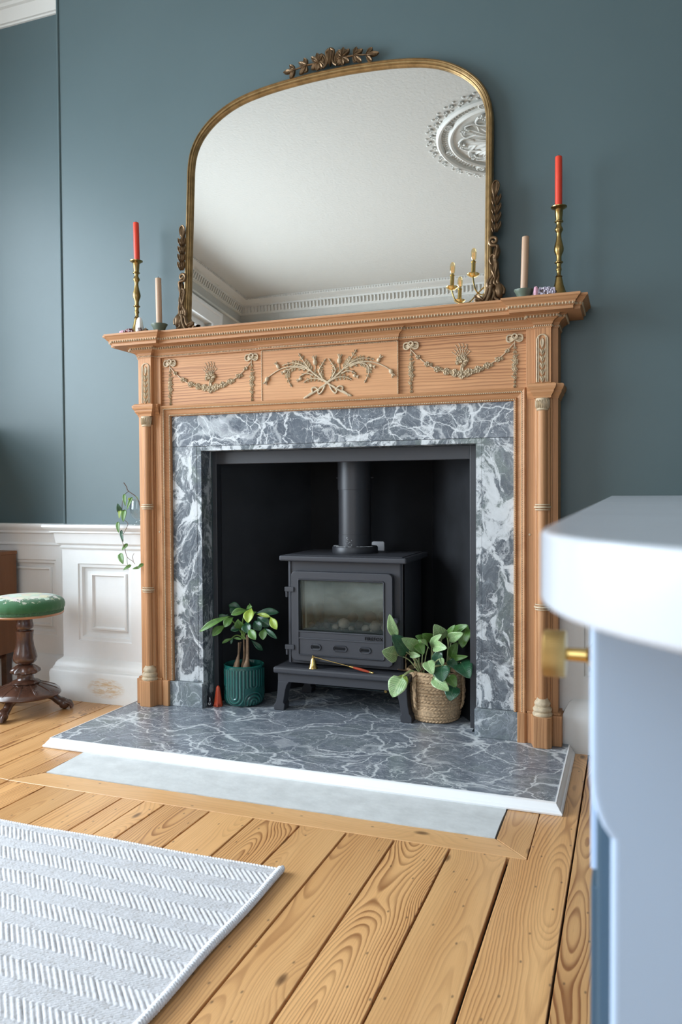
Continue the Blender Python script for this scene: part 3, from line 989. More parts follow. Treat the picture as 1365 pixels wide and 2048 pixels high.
# right half of the breast
PXR0 = XC + .882
pr_ = panelled('trim_4', PXR0 - .01, BX1 - .01, PYF - .0, .13, .70, 'white panelled dado right of the fireplace',
               (-.155, .18, .272, .628), (-.11, .135, .320, .584), None)
ret = [(BX1 - .01, YA), (BX1 - .01, PYF), (PXR0 - .01, PYF)]
MB().sweep(ret, [(-.0, .695), (.006, .695), (.010, .702), (.004, .708), (.004, .712), (.020, .722), (.026, .768), (.040, .772), (.040, .779),
                 (.060, .792), (.064, .805), (.060, .809), (-.05, .809), (-.05, .695)], side=-1).build('dado_cap', 'white', pr_)
MB().sweep([(BX1 - .01, YA), (BX1 - .01, PYF), (-.19, PYF), (-.19, PYF + .03)], [(-.01, 0), (.040, 0), (.042, .125), (.034, .142), (.028, .155), (.016, .178), (0, .190), (-.01, .190)],
           side=-1).build('skirting', 'white', pr_)
# alcove dado
pa = panelled('trim_5', XL, PXL, 3.062, .10, .72, 'white panelled dado in the left alcove', (-3.45, -2.610, .262, .630), (-3.41, -2.652, .300, .592), None)
MB().sweep([(PXL, 3.062), (XL, 3.062)], [(0, .700), (.008, .702), (.008, .708), (.003, .714), (.010, .755), (.022, .762), (.022, .772), (.034, .786),
                                        (.038, .800), (.036, .806), (-.04, .806), (-.04, .700)], side=-1).build('dado_cap', 'white', pa)
MB().sweep([(PXL, 3.062), (XL, 3.062)], [(-.01, 0), (.036, 0), (.038, .115), (.028, .130), (.022, .150), (.010, .165), (0, .172), (-.01, .172)],
           side=-1).build('skirting', 'white', pa)

# ================================================================== HEARTH
HZ = .032
he = thing('hearth', 'blue-grey white-veined marble hearth slab raised in front of the fireplace', 'hearth', (XC, 2.6, 0))
MB().box(XC - .918, XC + .918, 2.357, 2.95, .003, HZ).build('slab', 'marble_hearth', he, smooth=0, bevel=.001, seg=1)
MB().box(FBX0, FBX1, 2.95, 3.415, .003, HZ).build('back_slab', 'marble_hearth', he, smooth=0)
tp = [(0, .001), (.0225, .001), (.0235, .006), (.0200, .011), (.0165, .013), (.0140, .018), (.0085, .024), (.0050, .029), (.0045, .0335), (0, .0335)]
x0, x1, y0 = XC - .918, XC + .918, 2.357


def trimpiece(p, ends, lab=None):
    # mitred strips, one per side
    (a, ma), (b_, mb_) = ends
    A_, B_ = Vector(a), Vector(b_)
    d = (B_ - A_).normalized()
    n = Vector((d.y, -d.x))
    mbx = MB()
    vs, fs = [], []
    for P, s, mm in ((A_, -1, ma), (B_, 1, mb_)):
        for dd, h in p:
            q = P + n * dd + d * (s * dd * mm)
            vs.append((q.x, q.y, h))
    k = len(p)
    fs = [(i, (i + 1) % k, k + (i + 1) % k, k + i) for i in range(k)] + [tuple(range(k)), tuple(range(k, 2 * k))[::-1]]
    return mbx.add(vs, fs).build('edge_trim', 'trim_white', he, smooth=25)


trimpiece(tp, (((x0, y0), 1), ((x1 + .0, y0), 1)))
trimpiece(tp, (((x1 + .0008, y0 + .0008), 1), ((x1 + .0008, 2.905), 0)))
trimpiece(tp, (((x0, 2.905), 0), ((x0, y0), 1)))

# ================================================================== MARBLE SLIPS (the cheeks and lintel inside the wood)
cp = thing('chimneypiece', 'carved stripped-pine chimneypiece with swags and thistle tablet around grey marble slips', 'fireplace', (XC, 2.9, HZ))
ins = cp
for s in (-1, 1):
    a, b_ = sorted((XC + s * .607, XC + s * .745))
    MB().box(a, b_, 2.907, 2.93, .139, 1.1475).build('cheek_slab', 'marble_slip', ins, smooth=0, bevel=.0008, seg=1)
    a, b_ = sorted((XC + s * .585, XC + s * .6062))
    MB().box(a, b_, 2.9075, 2.93, .139, 1.128).build('edge_slip', 'marble_slip', ins, smooth=0, bevel=.0008, seg=1)
    a, b_ = sorted((XC + s * .585, XC + s * .604))
    MB().box(a, b_, 2.9302, 2.992, HZ, 1.128).build('reveal_slip', 'marble_slip', ins, smooth=0)
    a, b_ = sorted((XC + s * .581, XC + s * .742))
    MB().box(a, b_, 2.890, 2.93, HZ, .1382).build('footing_block', 'marble_foot', ins, smooth=0, bevel=.0015, seg=1)
MB().box(XC - .745, XC + .745, 2.907, 2.93, 1.1487, 1.30).build('lintel_slab', 'marble_top', ins, smooth=0, bevel=.0008, seg=1)
MB().box(XC - .6062, XC + .6062, 2.9075, 2.992, 1.1285, 1.1475).build('lintel_edge_slip', 'marble_slip', ins, smooth=0, bevel=.0008, seg=1)

# ================================================================== FIREBOX
fb = struct('wall_firebox', (XC, 3.2, HZ), 'black painted fireplace recess with splayed sides')
yb, yf = 3.42, 3.035
xl0, xl1 = XC - .560, XC - .295
xr0, xr1 = XC + .560, XC + .295
MB().box(xl1 - .03, xr1 + .03, yb, yb + .02, HZ, 1.30).build('back_panel', 'black_paint', fb, smooth=0)
for a, b_, s in ((xl0, xl1, -1), (xr0, xr1, 1)):
    MB().prism([(a, yf), (b_, yb), (b_ + s * .0, yb + .02), (a + s * .02, yf + .02), (a + s * .02, yf)], (0, 0, 0), EX, EY, EZ, HZ, 1.30).build(
        'side_panel', 'black_side_lit', fb, smooth=0)
fr = MB()
fr.box(FBX0 - .015, XC - .560, 2.993, 3.033, HZ, 1.128).box(XC + .545, FBX1 + .012, 2.993, 3.033, HZ, 1.128)
fr.box(XC - .560, XC + .545, 2.993, 3.033, 1.074, 1.128)
fr.build('iron_frame', 'black_frame', fb, smooth=0, bevel=.002)
MB().box(XC - .58, XC + .58, 3.033, 3.45, 1.30, 1.32).build('top_panel', 'black_paint', fb, smooth=0)

# ================================================================== CHIMNEYPIECE

Y2, Y1, YF = 2.890, 2.868, 2.902


def P(name, mb, mat, smooth=0, bevel=.0012, label=None, kind=None, parent=None, seg=2):
    return mb.build(name, mat, parent or cp, smooth=smooth, bevel=bevel, seg=seg, label=label, kind=kind)


# frieze
P('frieze_board', MB().box(XC - .775, XC + .775, YF, 2.955, 1.300, 1.56), 'pine_x')
P('tablet_board', MB().box(XC - .292, XC + .292, YF - .010, YF, 1.322, 1.545), 'pine_x')
for s in (-1, 1):
    def bx(u0, u1, ya, yb_, z0, z1):
        a, b_ = sorted((XC + s * u0, XC + s * u1))
        return MB().box(a, b_, ya, yb_, z0, z1)
    P('jamb_board', bx(.770, .8825, Y2, YW, .145, 1.56), 'pine_z')
    P('pilaster_block', bx(.803, .860, Y1, Y2 + .001, 1.335, 1.545), 'pine_z')
    P('column_backing', bx(.799, .862, Y2 - .006, Y2 + .001, .145, 1.300), 'pine_z')
    # plinth: stepped blocks
    path = [(.8975, YW), (.8975, Y2 - .016), (.8650, Y2 - .016), (.8650, Y1 - .022), (.851, Y1 - .034), (.804, Y1 - .034), (.799, Y1 - .022), (.790, Y2 - .010),
            (.776, Y2 - .010), (.776, Y2 - .004), (.766, Y2 - .014), (.740, Y2 - .014), (.740, YW)]
    pl = [(XC + s * u, y) for u, y in path]
    pb = MB().prism(pl, (0, 0, 0), EX, EY, EZ, HZ, .142)
    P('plinth_block', pb, 'pine_z', bevel=.002)
    # moulded foot above the plinth sides
    P('plinth_ledge', bx(.775, .893, Y2 - .008, YW, .142, .150), 'pine_z')
    # column: shaft cluster with rings, base and leaf capital
    ux, uy = XC + s * .830, Y1 + .004
    b = MB().lathe([(.0175, .20), (.0175, 1.245)], (ux, uy, 0), 24)
    P('shaft', b, 'pine_z', 40, 0)
    for q in (-1, 1):
        P('side_shaft', MB().lathe([(.0095, .20), (.0095, 1.245)], (ux + q * .0185, uy + .010, 0), 12), 'pine_z', 40, 0)
    for zc_ in (.534, .892):
        b = MB()
        for dz, r_, mr in ((-.009, .0225, .0022), (0, .0245, .0036), (.009, .0225, .0022)):
            pts = [(ux + r_ * math.cos(a) * 1.10, uy + r_ * math.sin(a), zc_ + dz) for a in [PI + PI * i / 20 for i in range(21)]]
            b.tube(pts, mr, 6)
        P('shaft_ring', b, 'gesso', 60, 0)
    P('base_torus', MB().lathe([(.034, .142), (.036, .148), (.033, .153), (.030, .156), (.033, .160), (.034, .166), (.030, .172), (.026, .176), (.028, .181), (.029, .187),
                                (.026, .193), (.021, .199), (.0185, .206)], (ux, uy + .002, 0), 28), 'gesso', 60, 0)
    b = MB().lathe([(.019, 1.236), (.022, 1.240), (.0195, 1.245), (.0205, 1.262), (.024, 1.275), (.0245, 1.279), (.020, 1.281)], (ux, uy, 0), 24)
    for k in range(9):
        a = PI + PI * (k + .5) / 9
        c0 = Vector((ux + .0195 * math.cos(a), uy + .0195 * math.sin(a), 1.244))
        c1 = Vector((ux + .0235 * math.cos(a), uy + .0235 * math.sin(a), 1.273))
        b.petal(c0, c1, .0085, (math.cos(a), math.sin(a), 0), .004, nu=4, nv=4)
    P('leaf_capital', b, 'gesso', 60, 0)
    # abacus mouldings breaking round the block
    pth = [(.8825, YW), (.8825, Y2), (.858, Y2), (.858, Y1 - .004), (.802, Y1 - .004), (.802, Y2), (.774, Y2)]
    pth = [(XC + s * u, y) for u, y in pth]
    prf = [(-.02, 1.281), (.002, 1.281), (.003, 1.287), (.008, 1.296), (.012, 1.301), (.013, 1.308), (.018, 1.314), (.021, 1.322), (.021, 1.328), (.016, 1.332), (-.02, 1.336)]
    P('abacus', MB().sweep(pth, prf, side=-s), 'pine_x', 25, 0)
    # arched husk ornament
    zt_, zb_ = 1.506, 1.338
    cxo = XC + s * .8295
    for w_, mr in ((.0185, .0028), (.0128, .0020)):
        pts = [(cxo - w_, Y1 - .001, zb_)] + [(cxo - w_, Y1 - .001, zt_ - w_ - k * .02) for k in (3, 2, 1)] + \
              [(cxo - w_ * math.cos(a), Y1 - .001, zt_ - w_ + (w_ - (.0185 - w_) * 0) * math.sin(a)) for a in [PI * i / 12 for i in range(13)]] + \
              [(cxo + w_, Y1 - .001, zt_ - w_ - k * .02) for k in (1, 2, 3)] + [(cxo + w_, Y1 - .001, zb_)]
        if w_ < .015:
            pts = [(p[0], p[1], min(p[2], 1e9)) for p in pts]
        b = MB().tube(pts, mr, 6)
        P('arch_bead', b, 'gesso', 60, 0)
    b = MB()
    b.petal((cxo, Y1, zt_ - .050), (cxo, Y1, zt_ - .012), .014, (0, -1, 0), .005)
    for k in range(5):
        z0_ = zt_ - .048 - k * .024
        for q in (-1, 1):
            b.petal((cxo, Y1, z0_ - .026), (cxo + q * .009, Y1, z0_), .0075, (0, -1, 0), .0045, nu=5, nv=5)
        b.petal((cxo, Y1, z0_ - .018), (cxo, Y1, z0_ - .002), .006, (0, -1, 0), .006, nu=5, nv=5)
    P('husk_drop', b, 'gesso', 60, 0)

# moulding round the marble
mp = [(XC - .725, HZ + .108), (XC - .725, 1.279), (XC + .725, 1.279), (XC + .725, HZ + .108)]
Bo = (0, 0, 0)
pr = [(0, 2.93), (0, 2.895), (.008, 2.889), (.012, 2.897), (.024, 2.893), (.028, 2.887), (.033, 2.884), (.040, 2.880), (.044, 2.882), (.046, 2.890), (.046, 2.93)]
P('marble_frame_moulding', MB().sweep(mp, pr, Bo, EX, EZ, EY, side=-1), 'pine_x', 25, 0, label='mitred moulding beside the marble')


def along(path, step, fn):
    for (a, b_) in zip(path[:-1], path[1:]):
        A_, B_ = Vector(a), Vector(b_)
        L = (B_ - A_).length
        n = max(1, int(L / step))
        for i in range(n):
            fn(A_.lerp(B_, (i + .5) / n), (B_ - A_).normalized())


def bead_fn(mb, r, y):
    return lambda p, d: mb.ell((p.x, y, p.y), (r, r, r), nu=5, nv=4)


def rope_fn(mb, r, y):
    def f(p, d):
        ang = math.atan2(d.y, d.x) + .6
        M_ = Matrix.Rotation(-ang, 3, 'Y')
        mb.ell((p.x, y, p.y), (r * 1.7, r, r * .75), M_, nu=5, nv=4)
    return f


b = MB()
o_ = .004
along([(XC - .725 - o_, HZ + .11), (XC - .725 - o_, 1.279 + o_), (XC + .725 + o_, 1.279 + o_), (XC + .725 + o_, HZ + .11)], .0066, bead_fn(b, .0027, 2.8905))
P('bead_string', b, 'gesso', 60, 0, kind='stuff')
b = MB()
o_ = .0305
along([(XC - .725 - o_, HZ + .11), (XC - .725 - o_, 1.279 + o_), (XC + .725 + o_, 1.279 + o_), (XC + .725 + o_, HZ + .11)], .0070, rope_fn(b, .0026, 2.8848))
P('rope_string', b, 'gesso', 60, 0, kind='stuff')
b = MB()
along([(XC - .2885, 1.325), (XC - .2885, 1.527), (XC + .2885, 1.527), (XC + .2885, 1.325)], .0066, rope_fn(b, .0026, YF - .0115))
P('rope_string', b, 'gesso', 60, 0, kind='stuff', label='rope moulding round the thistle tablet')

# shelf and bed mouldings breaking forward over the pilaster blocks (and the bed over the tablet)
ppath = lambda t_: [(XC - .8825, YW), (XC - .8825, Y2), (XC - .860, Y2), (XC - .860, Y1), (XC - .803, Y1), (XC - .803, Y2)] + \
    ([(XC - .292, Y2), (XC - .292, Y2 - .010), (XC + .292, Y2 - .010), (XC + .292, Y2)] if t_ else []) + \
    [(XC + .803, Y2), (XC + .803, Y1), (XC + .860, Y1), (XC + .860, Y2), (XC + .8825, Y2), (XC + .8825, YW)]
bed = [(-.02, 1.530), (.002, 1.530), (.003, 1.533), (.003, 1.541), (.005, 1.543), (.007, 1.549), (.013, 1.555), (.020, 1.558), (.021, 1.560), (.024, 1.561), (.031, 1.572), (.034, 1.574), (-.02, 1.576)]
P('bed_moulding', MB().sweep(ppath(True), bed, side=1), 'pine_x', 25, 0)
top = [(-.02, 1.574), (.080, 1.574), (.080, 1.584), (.083, 1.586), (.088, 1.596), (.089, 1.600), (.093, 1.603), (.099, 1.611), (.103, 1.613), (.105, 1.615), (.105, 1.622), (-.02, 1.622)]
P('mantel_shelf', MB().sweep(ppath(False), top, side=1), 'pine_x', 25, 0)
P('mantel_shelf_top', MB().prism([(XC - .86, YW), (XC - .86, Y2), (XC + .86, Y2), (XC + .86, YW)], (0, 0, 0), EX, EY, EZ, 1.60, 1.6218), 'pine_x')


def offs(path, d):
    out = []
    P_ = [Vector(p) for p in path]
    for i in range(len(P_)):
        d0 = (P_[i] - P_[i - 1]).normalized() if i else (P_[1] - P_[0]).normalized()
        d1 = (P_[i + 1] - P_[i]).normalized() if i < len(P_) - 1 else d0
        n0, n1 = Vector((-d0.y, d0.x)), Vector((-d1.y, d1.x))
        out.append(P_[i] - (n0 + n1) / max(1 + n0.dot(n1), .15) * -d * -1 if False else P_[i] + (-(n0 + n1)) / max(1 + n0.dot(n1), .15) * -d)
    return out


# direction check: the offset must move the front forwards (smaller y)
chk = offs(ppath(False), .1)
SG = 1 if chk[4].y < Y1 else -1


def egg_row(path, d, z, step, rw, rd, rh, nm):
    b = MB()
    pth = offs(path, d * SG)

    def f(p, dr):
        ang = math.atan2(dr.y, dr.x)
        M_ = Matrix.Rotation(ang, 3, 'Z')
        b.ell((p.x, p.y, z), (rw, rd, rh), M_, nu=6, nv=4)
        q = p + dr * step * .5
        b.ell((q.x, q.y, z), (rw * .35, rd * .8, rh * 1.05), M_, nu=4, nv=3)
    along([tuple(p) for p in pth], step, f)
    P(nm, b, 'gesso', 60, 0, kind='stuff')


egg_row(ppath(False), .0855, 1.5925, .0112, .0036, .0040, .0058, 'egg_and_dart')
egg_row(ppath(True), .0285, 1.5665, .0106, .0034, .0038, .0056, 'egg_and_dart')
b = MB()
along([tuple(p) for p in offs(ppath(True), .0035 * SG)], .0068, lambda p, dr: b.ell((p.x, p.y, 1.537), (.0027, .0027, .0030), nu=5, nv=4))
P('bead_string', b, 'gesso', 60, 0, kind='stuff')

# --- applied ornaments
FN = (0, -1, 0)


def V3(u, z, y=YF):
    return Vector((XC + u, y, z))


def flower(b, c, r, y=None, n=5, th=.006, rot=0.0):
    y = YF if y is None else y
    for q in range(n):
        a = rot + q * 2 * PI / n
        b.petal((c[0], y, c[1]), (c[0] + r * math.cos(a), y - .001, c[1] + r * math.sin(a)), r * 1.05, FN, th, nu=4, nv=4)
    b.ell((c[0], y - th, c[1]), (r * .28, r * .3, r * .28), nu=6, nv=4)


def swag(s0):
    """swag panel whose two bows are at u0,u1"""
    u0, u1 = (-.728, -.338) if s0 < 0 else (.339, .729)
    r_ = random.Random(9)
    for u in (u0, u1):
        b = MB()
        c = (XC + u, 1.503)
        for q in (-1, 1):
            loop = [(c[0] + q * x_, YF - .004, c[1] + z_) for x_, z_ in ((0, 0), (.010, .014), (.026, .012), (.028, -.004), (.016, -.010), (0, 0))]
            b.tube(catmull(loop, 4), .0036, 6)
            b.petal((c[0], YF, c[1]), (c[0] + q * .026, YF, c[1] + .002), .016, FN, .005)
        loop = [(c[0] + .010 * math.cos(a), YF - .006, c[1] + .008 + .010 * math.sin(a)) for a in [2 * PI * i / 12 for i in range(12)]]
        b.tube(loop, .0034, 6, closed=True)
        b.tube([(c[0], YF - .003, c[1]), (c[0] - .001, YF - .003, c[1] - .030)], .0018, 5)
        P('bow', b, 'gesso', 60, 0)
        b = MB()
        z = c[1] - .030
        for k, (dz, sz) in enumerate(((.0, .006), (.016, .007), (.034, .009), (.050, .011), (.064, .010), (.080, .011), (.094, .007), (.110, .008), (.124, .005), (.138, .006), (.146, .004))):
            zz = z - dz
            if sz > .0075:
                flower(b, (c[0] + r_.uniform(-.003, .003), zz), sz, th=.005, rot=k)
                b.petal((c[0], YF, zz), (c[0] + .014 * (-1) ** k, YF, zz + .008), .007, FN, .004, nu=4, nv=4)
            else:
                for q in (-1, 1):
                    b.petal((c[0], YF, zz + .006), (c[0] + q * sz, YF, zz - .006), sz, FN, .004, nu=4, nv=4)
            b.petal((c[0], YF, zz + .008), (c[0], YF, zz - .008), .005, FN, .004, nu=4, nv=4)
        P('garland_drop', b, 'gesso', 60, 0)
    # hanging swag
    b = MB()
    mid = (u0 + u1) / 2
    hw = (u1 - u0) / 2
    pts = [(-1, 1.490), (-.86, 1.462), (-.68, 1.432), (-.48, 1.411), (-.30, 1.400), (-.14, 1.393), (0, 1.386), (.14, 1.393), (.30, 1.401), (.48, 1.413), (.68, 1.433), (.86, 1.462), (1, 1.492)]
    cv = catmull([(XC + mid + hw * p, YF - .003, z) for p, z in pts], 4)
    b.tube(cv, .0019, 5)
    for k, p in enumerate(pts):
        if abs(p[0]) > .9:
            continue
        r0 = .0065 + .011 * (1 - abs(p[0])) ** .8
        c = (XC + mid + hw * p[0], p[1])
        flower(b, c, r0, th=.007, rot=k)
        for q in range(5):
            a = r_.uniform(0, 2 * PI)
            b.ell((c[0] + r0 * .8 * math.cos(a), YF - .005, c[1] + r0 * .7 * math.sin(a)), (.0035, .004, .0035), nu=5, nv=4)
        if abs(p[0]) < .75:
            c2 = (c[0] + .016, c[1] + .002 * (1 if p[0] > 0 else -1))
            flower(b, c2, r0 * .62, th=.005, rot=k + .5)
    P('swag_garland', b, 'gesso', 60, 0)
    b = MB()
    c = (XC + mid, 1.432)
    for q in range(26):
        a = r_.uniform(0, 2 * PI)
        rr = .022 * math.sqrt(r_.random())
        q_ = (c[0] + rr * math.cos(a), c[1] + rr * .85 * math.sin(a) + .003)
        if q % 3 == 0:
            flower(b, q_, .009, y=YF - .003, th=.006, rot=q)
        else:
            b.ell((q_[0], YF - .006, q_[1]), (.0042, .006, .0042), nu=6, nv=4)
    b.petal((c[0], YF, c[1] - .008), (c[0], YF, c[1] - .040), .014, FN, .006)
    for an in (-.7, -.42, -.15, .12, .4, .62, -1.0, .95):
        L = .055 if abs(an) < .5 else .042
        tip = (c[0] + L * math.sin(an), YF - .001, c[1] + .015 + L * math.cos(an))
        b.tube([(c[0], YF - .003, c[1] + .01), tip], [.0016, .0008], 5)
        for j in range(3):
            f_ = .55 + .18 * j
            pz = Vector((c[0], YF, c[1] + .01)).lerp(Vector(tip), f_)
            b.petal(pz, pz + Vector((.006 * (1 if j % 2 else -1), 0, .006)), .003, FN, .002, nu=3, nv=3)
    P('flower_basket', b, 'gesso', 60, 0)


swag(-1)
swag(1)

YT = YF - .010


def acanthus(b, pts, w0, y=YT, teeth=7, rev=1):
    """serrated curled leaf along a 2D polyline"""
    cv = catmull([(XC + u, y, z) for u, z in pts], 6)
    n = len(cv)
    for side_ in (-1, 1):
        for k in range(teeth):
            f_ = (k + .3) / teeth
            i = min(n - 2, int(f_ * (n - 1)))
            p, tg = cv[i], (cv[i + 1] - cv[i]).normalized()
            nn = Vector((-tg.z, 0, tg.x)) * side_
            ww = w0 * math.sin(PI * (.18 + .75 * f_))
            tip = p + nn * ww + tg * ww * .9
            b.petal(p, tip, ww * .85, FN, .0055, nu=4, nv=4)
    b.tube([p + Vector((0, -.004, 0)) for p in cv], [.0030 * (1 - .7 * i / n) + .0006 for i in range(n)], 6)
    b.petal(cv[-4], cv[-1], w0 * .5, FN, .005, nu=4, nv=4)


def thistle(b, c, tip):
    c, tip = Vector((XC + c[0], YT - .004, c[1])), Vector((XC + tip[0], YT - .004, tip[1]))
    d = (tip - c)
    L = d.length
    d.normalize()
    M_ = d.to_track_quat('Z', 'Y').to_matrix()
    b.ell(c + d * L * .3, (L * .27, L * .27, L * .34), M_, 8, 6)
    for k in range(6):
        a = k * PI / 3
        o2 = M_ @ Vector((math.cos(a), math.sin(a), 0))
        b.tube([c + d * L * .5, c + d * L * .98 + o2 * L * .26], [L * .10, L * .05], 5)


b = MB()
for sgn in (1, -1):
    def mir(L):
        return [(sgn * u, z) for u, z in L]
    st = catmull([(XC + u, YT - .003, z) for u, z in mir([(-.096, 1.328), (-.048, 1.352), (-.009, 1.376), (.028, 1.400), (.066, 1.430), (.107, 1.451), (.152, 1.456), (.200, 1.449), (.246, 1.427), (.264, 1.410)])], 5)
    n = len(st)
    b.tube(st, [.0052 - .0036 * i / n for i in range(n)], 7)
    b.ell(st[0], (.009, .005, .005), Matrix.Rotation(-.5 * sgn, 3, 'Y'), 7, 5)
P('crossed_stem', b, 'gesso', 60, 0)
for sgn in (1, -1):
    def mir(L):
        return [(sgn * u, z) for u, z in L]
    leaves = [([(.045, 1.412), (.075, 1.440), (.098, 1.470), (.123, 1.506)], .016, 8),
              ([(.095, 1.440), (.135, 1.452), (.168, 1.440), (.172, 1.410), (.154, 1.374)], .014, 9),
              ([(.085, 1.446), (.115, 1.462), (.150, 1.470), (.195, 1.462)], .012, 8),
              ([(.020, 1.402), (.035, 1.430), (.022, 1.455), (.006, 1.478)], .011, 6),
              ([(.000, 1.385), (-.022, 1.402), (-.026, 1.420), (-.020, 1.436)], .010, 5),
              ([(.018, 1.392), (.048, 1.402), (.080, 1.400), (.102, 1.388)], .012, 6),
              ([(.060, 1.415), (.085, 1.425), (.110, 1.418), (.120, 1.410)], .008, 4)]
    for pts, w0, te in leaves:
        b = MB()
        acanthus(b, mir(pts), w0, teeth=te)
        P('acanthus_leaf', b, 'gesso', 60, 0)
    for c, tp_ in (((.050, 1.455), (.055, 1.492)), ((.108, 1.406), (.132, 1.398)), ((.208, 1.452), (.226, 1.476)), ((.258, 1.420), (.274, 1.390)), ((.176, 1.440), (.200, 1.432))):
        b = MB()
        if c[0] < .06:
            b.tube([V3(sgn * .052, 1.425, YT - .002), V3(sgn * c[0], c[1], YT - .002)], .0016, 5)
        thistle(b, (sgn * c[0], c[1]), (sgn * tp_[0], tp_[1]))
        P('thistle_head', b, 'gesso', 60, 0)
    b = MB()
    for L in ([(.010, 1.372), (.020, 1.352), (.034, 1.340), (.040, 1.352), (.028, 1.366), (.012, 1.372)],
              [(.034, 1.352), (.050, 1.366), (.066, 1.362), (.064, 1.348), (.078, 1.340), (.090, 1.328)]):
        b.tube(catmull([(XC + sgn * u, YT - .004, z) for u, z in L], 5), .0042, 6)
    P('ribbon', b, 'gesso', 60, 0)
# small white button on each column backing
for s in (-1, 1):
    P('button', MB().lathe([(.0045, 0), (.004, .002), (0, .003)], (XC + s * .783, Y2, .783 if s < 0 else .792), 12, axis=FN), 'gesso', 60, 0)

# ================================================================== MIRROR
TL = math.radians(3.8)
MO = Vector((-1.135, 2.912, 1.6225))
MA, MBv, MN = Vector((1, 0, 0)), Vector((0, math.sin(TL), math.cos(TL))), Vector((0, -math.cos(TL), math.sin(TL)))


def mp3(u, v, h=0.0):
    return MO + MA * u + MBv * v + MN * h


mi = thing('overmantel_mirror', 'large arched mirror in a gilt bronze frame leaning on the wall above the shelf', 'mirror', MO)
half = [(0.0, 1.031), (.08, 1.030), (.16, 1.026), (.24, 1.020), (.32, 1.010), (.40, .994), (.47, .969), (.53, .935), (.575, .899), (.612, .856), (.637, .808),
        (.650, .758), (.6545, .705)]
hs = catmull([(u, v, 0) for u, v in half], 3)
rightp = [(p.x, p.y) for p in hs] + [(.6545, .5), (.6545, .25), (.6545, 0.0)]
outline = [(-u, v) for u, v in rightp[::-1]][:-1] + rightp
mpr = [(0, -.018), (0, .004), (-.003, .010), (-.008, .012), (-.011, .008), (-.013, .0095), (-.018, .0075), (-.020, .003), (-.023, .003), (-.026, .000), (-.028, -.002),
       (-.029, -.006), (-.029, -.018)]
MB().sweep(outline, mpr, MO, MA, MBv, MN, side=-1, closed=True).build('frame', 'gilt', mi, smooth=40)
inner = []
P_ = [Vector(p) for p in outline]
cen = Vector((0, .4))
gpts = [Vector(p) for p in outline]
gi = []
for i, p in enumerate(gpts):
    d0 = (p - gpts[i - 1]).normalized()
    d1 = (gpts[(i + 1) % len(gpts)] - p).normalized()
    n0, n1 = Vector((-d0.y, d0.x)), Vector((-d1.y, d1.x))
    nn = (n0 + n1) / max(1 + n0.dot(n1), .15)
    gi.append(p - nn * .026)
MB().prism([(p.x, p.y) for p in gi], MO, MA, MBv, MN, -.014, -.008).build('mirror_glass', 'mirror', mi, smooth=0)
MB().prism([(p.x * .995, p.y * .995 + .002) for p in gpts], MO, MA, MBv, MN, -.020, -.0145).build('backing_board', 'gilt_dark', mi, smooth=0)


def mpetal(b, a, c, w, th=.008, h=.008, **k):
    b.petal(mp3(*a, h), mp3(*c, h), w, MN, th, **k)


# crest
b = MB()
for s in (-1, 1):
    b.tube([mp3(s * .03, 1.062, .012), mp3(s * .10, 1.062, .012), mp3(s * .20, 1.047, .012)], [.005, .004, .003], 6)
    for (bu, bv), tips in (((.050, 1.064), [(.036, 1.098), (.057, 1.104), (.082, 1.092), (.034, 1.034), (.056, 1.030), (.082, 1.040)]),
                           ((.100, 1.060), [(.113, 1.094), (.138, 1.080), (.110, 1.032), (.134, 1.030)]),
                           ((.152, 1.052), [(.178, 1.078), (.206, 1.052), (.176, 1.022)])):
        for tu, tv in tips:
            mpetal(b, (s * bu, bv), (s * tu, tv), .021, .010, .008)
b.build('crest_sprig', 'gilt_dark', mi, smooth=60)
b = MB()
for s in (-1, 1):
    pts = [(s * .004, 1.108), (s * .016, 1.098), (s * .014, 1.080), (s * .010, 1.062), (s * .016, 1.046), (s * .030, 1.036)]
    b.tube(catmull([mp3(u, v, .014) for u, v in pts], 5), .0055, 7)
    pts = [(s * .030, 1.040), (s * .020, 1.056), (s * .022, 1.076), (s * .034, 1.092), (s * .046, 1.086), (s * .046, 1.074)]
    b.tube(catmull([mp3(u, v, .010) for u, v in pts], 5), .0050, 7)
    mpetal(b, (s * .024, 1.045), (s * .044, 1.092), .020, .008)
mpetal(b, (0, 1.036), (0, 1.114), .026, .014)
b.build('crest_shell', 'gilt_dark', mi, smooth=60)
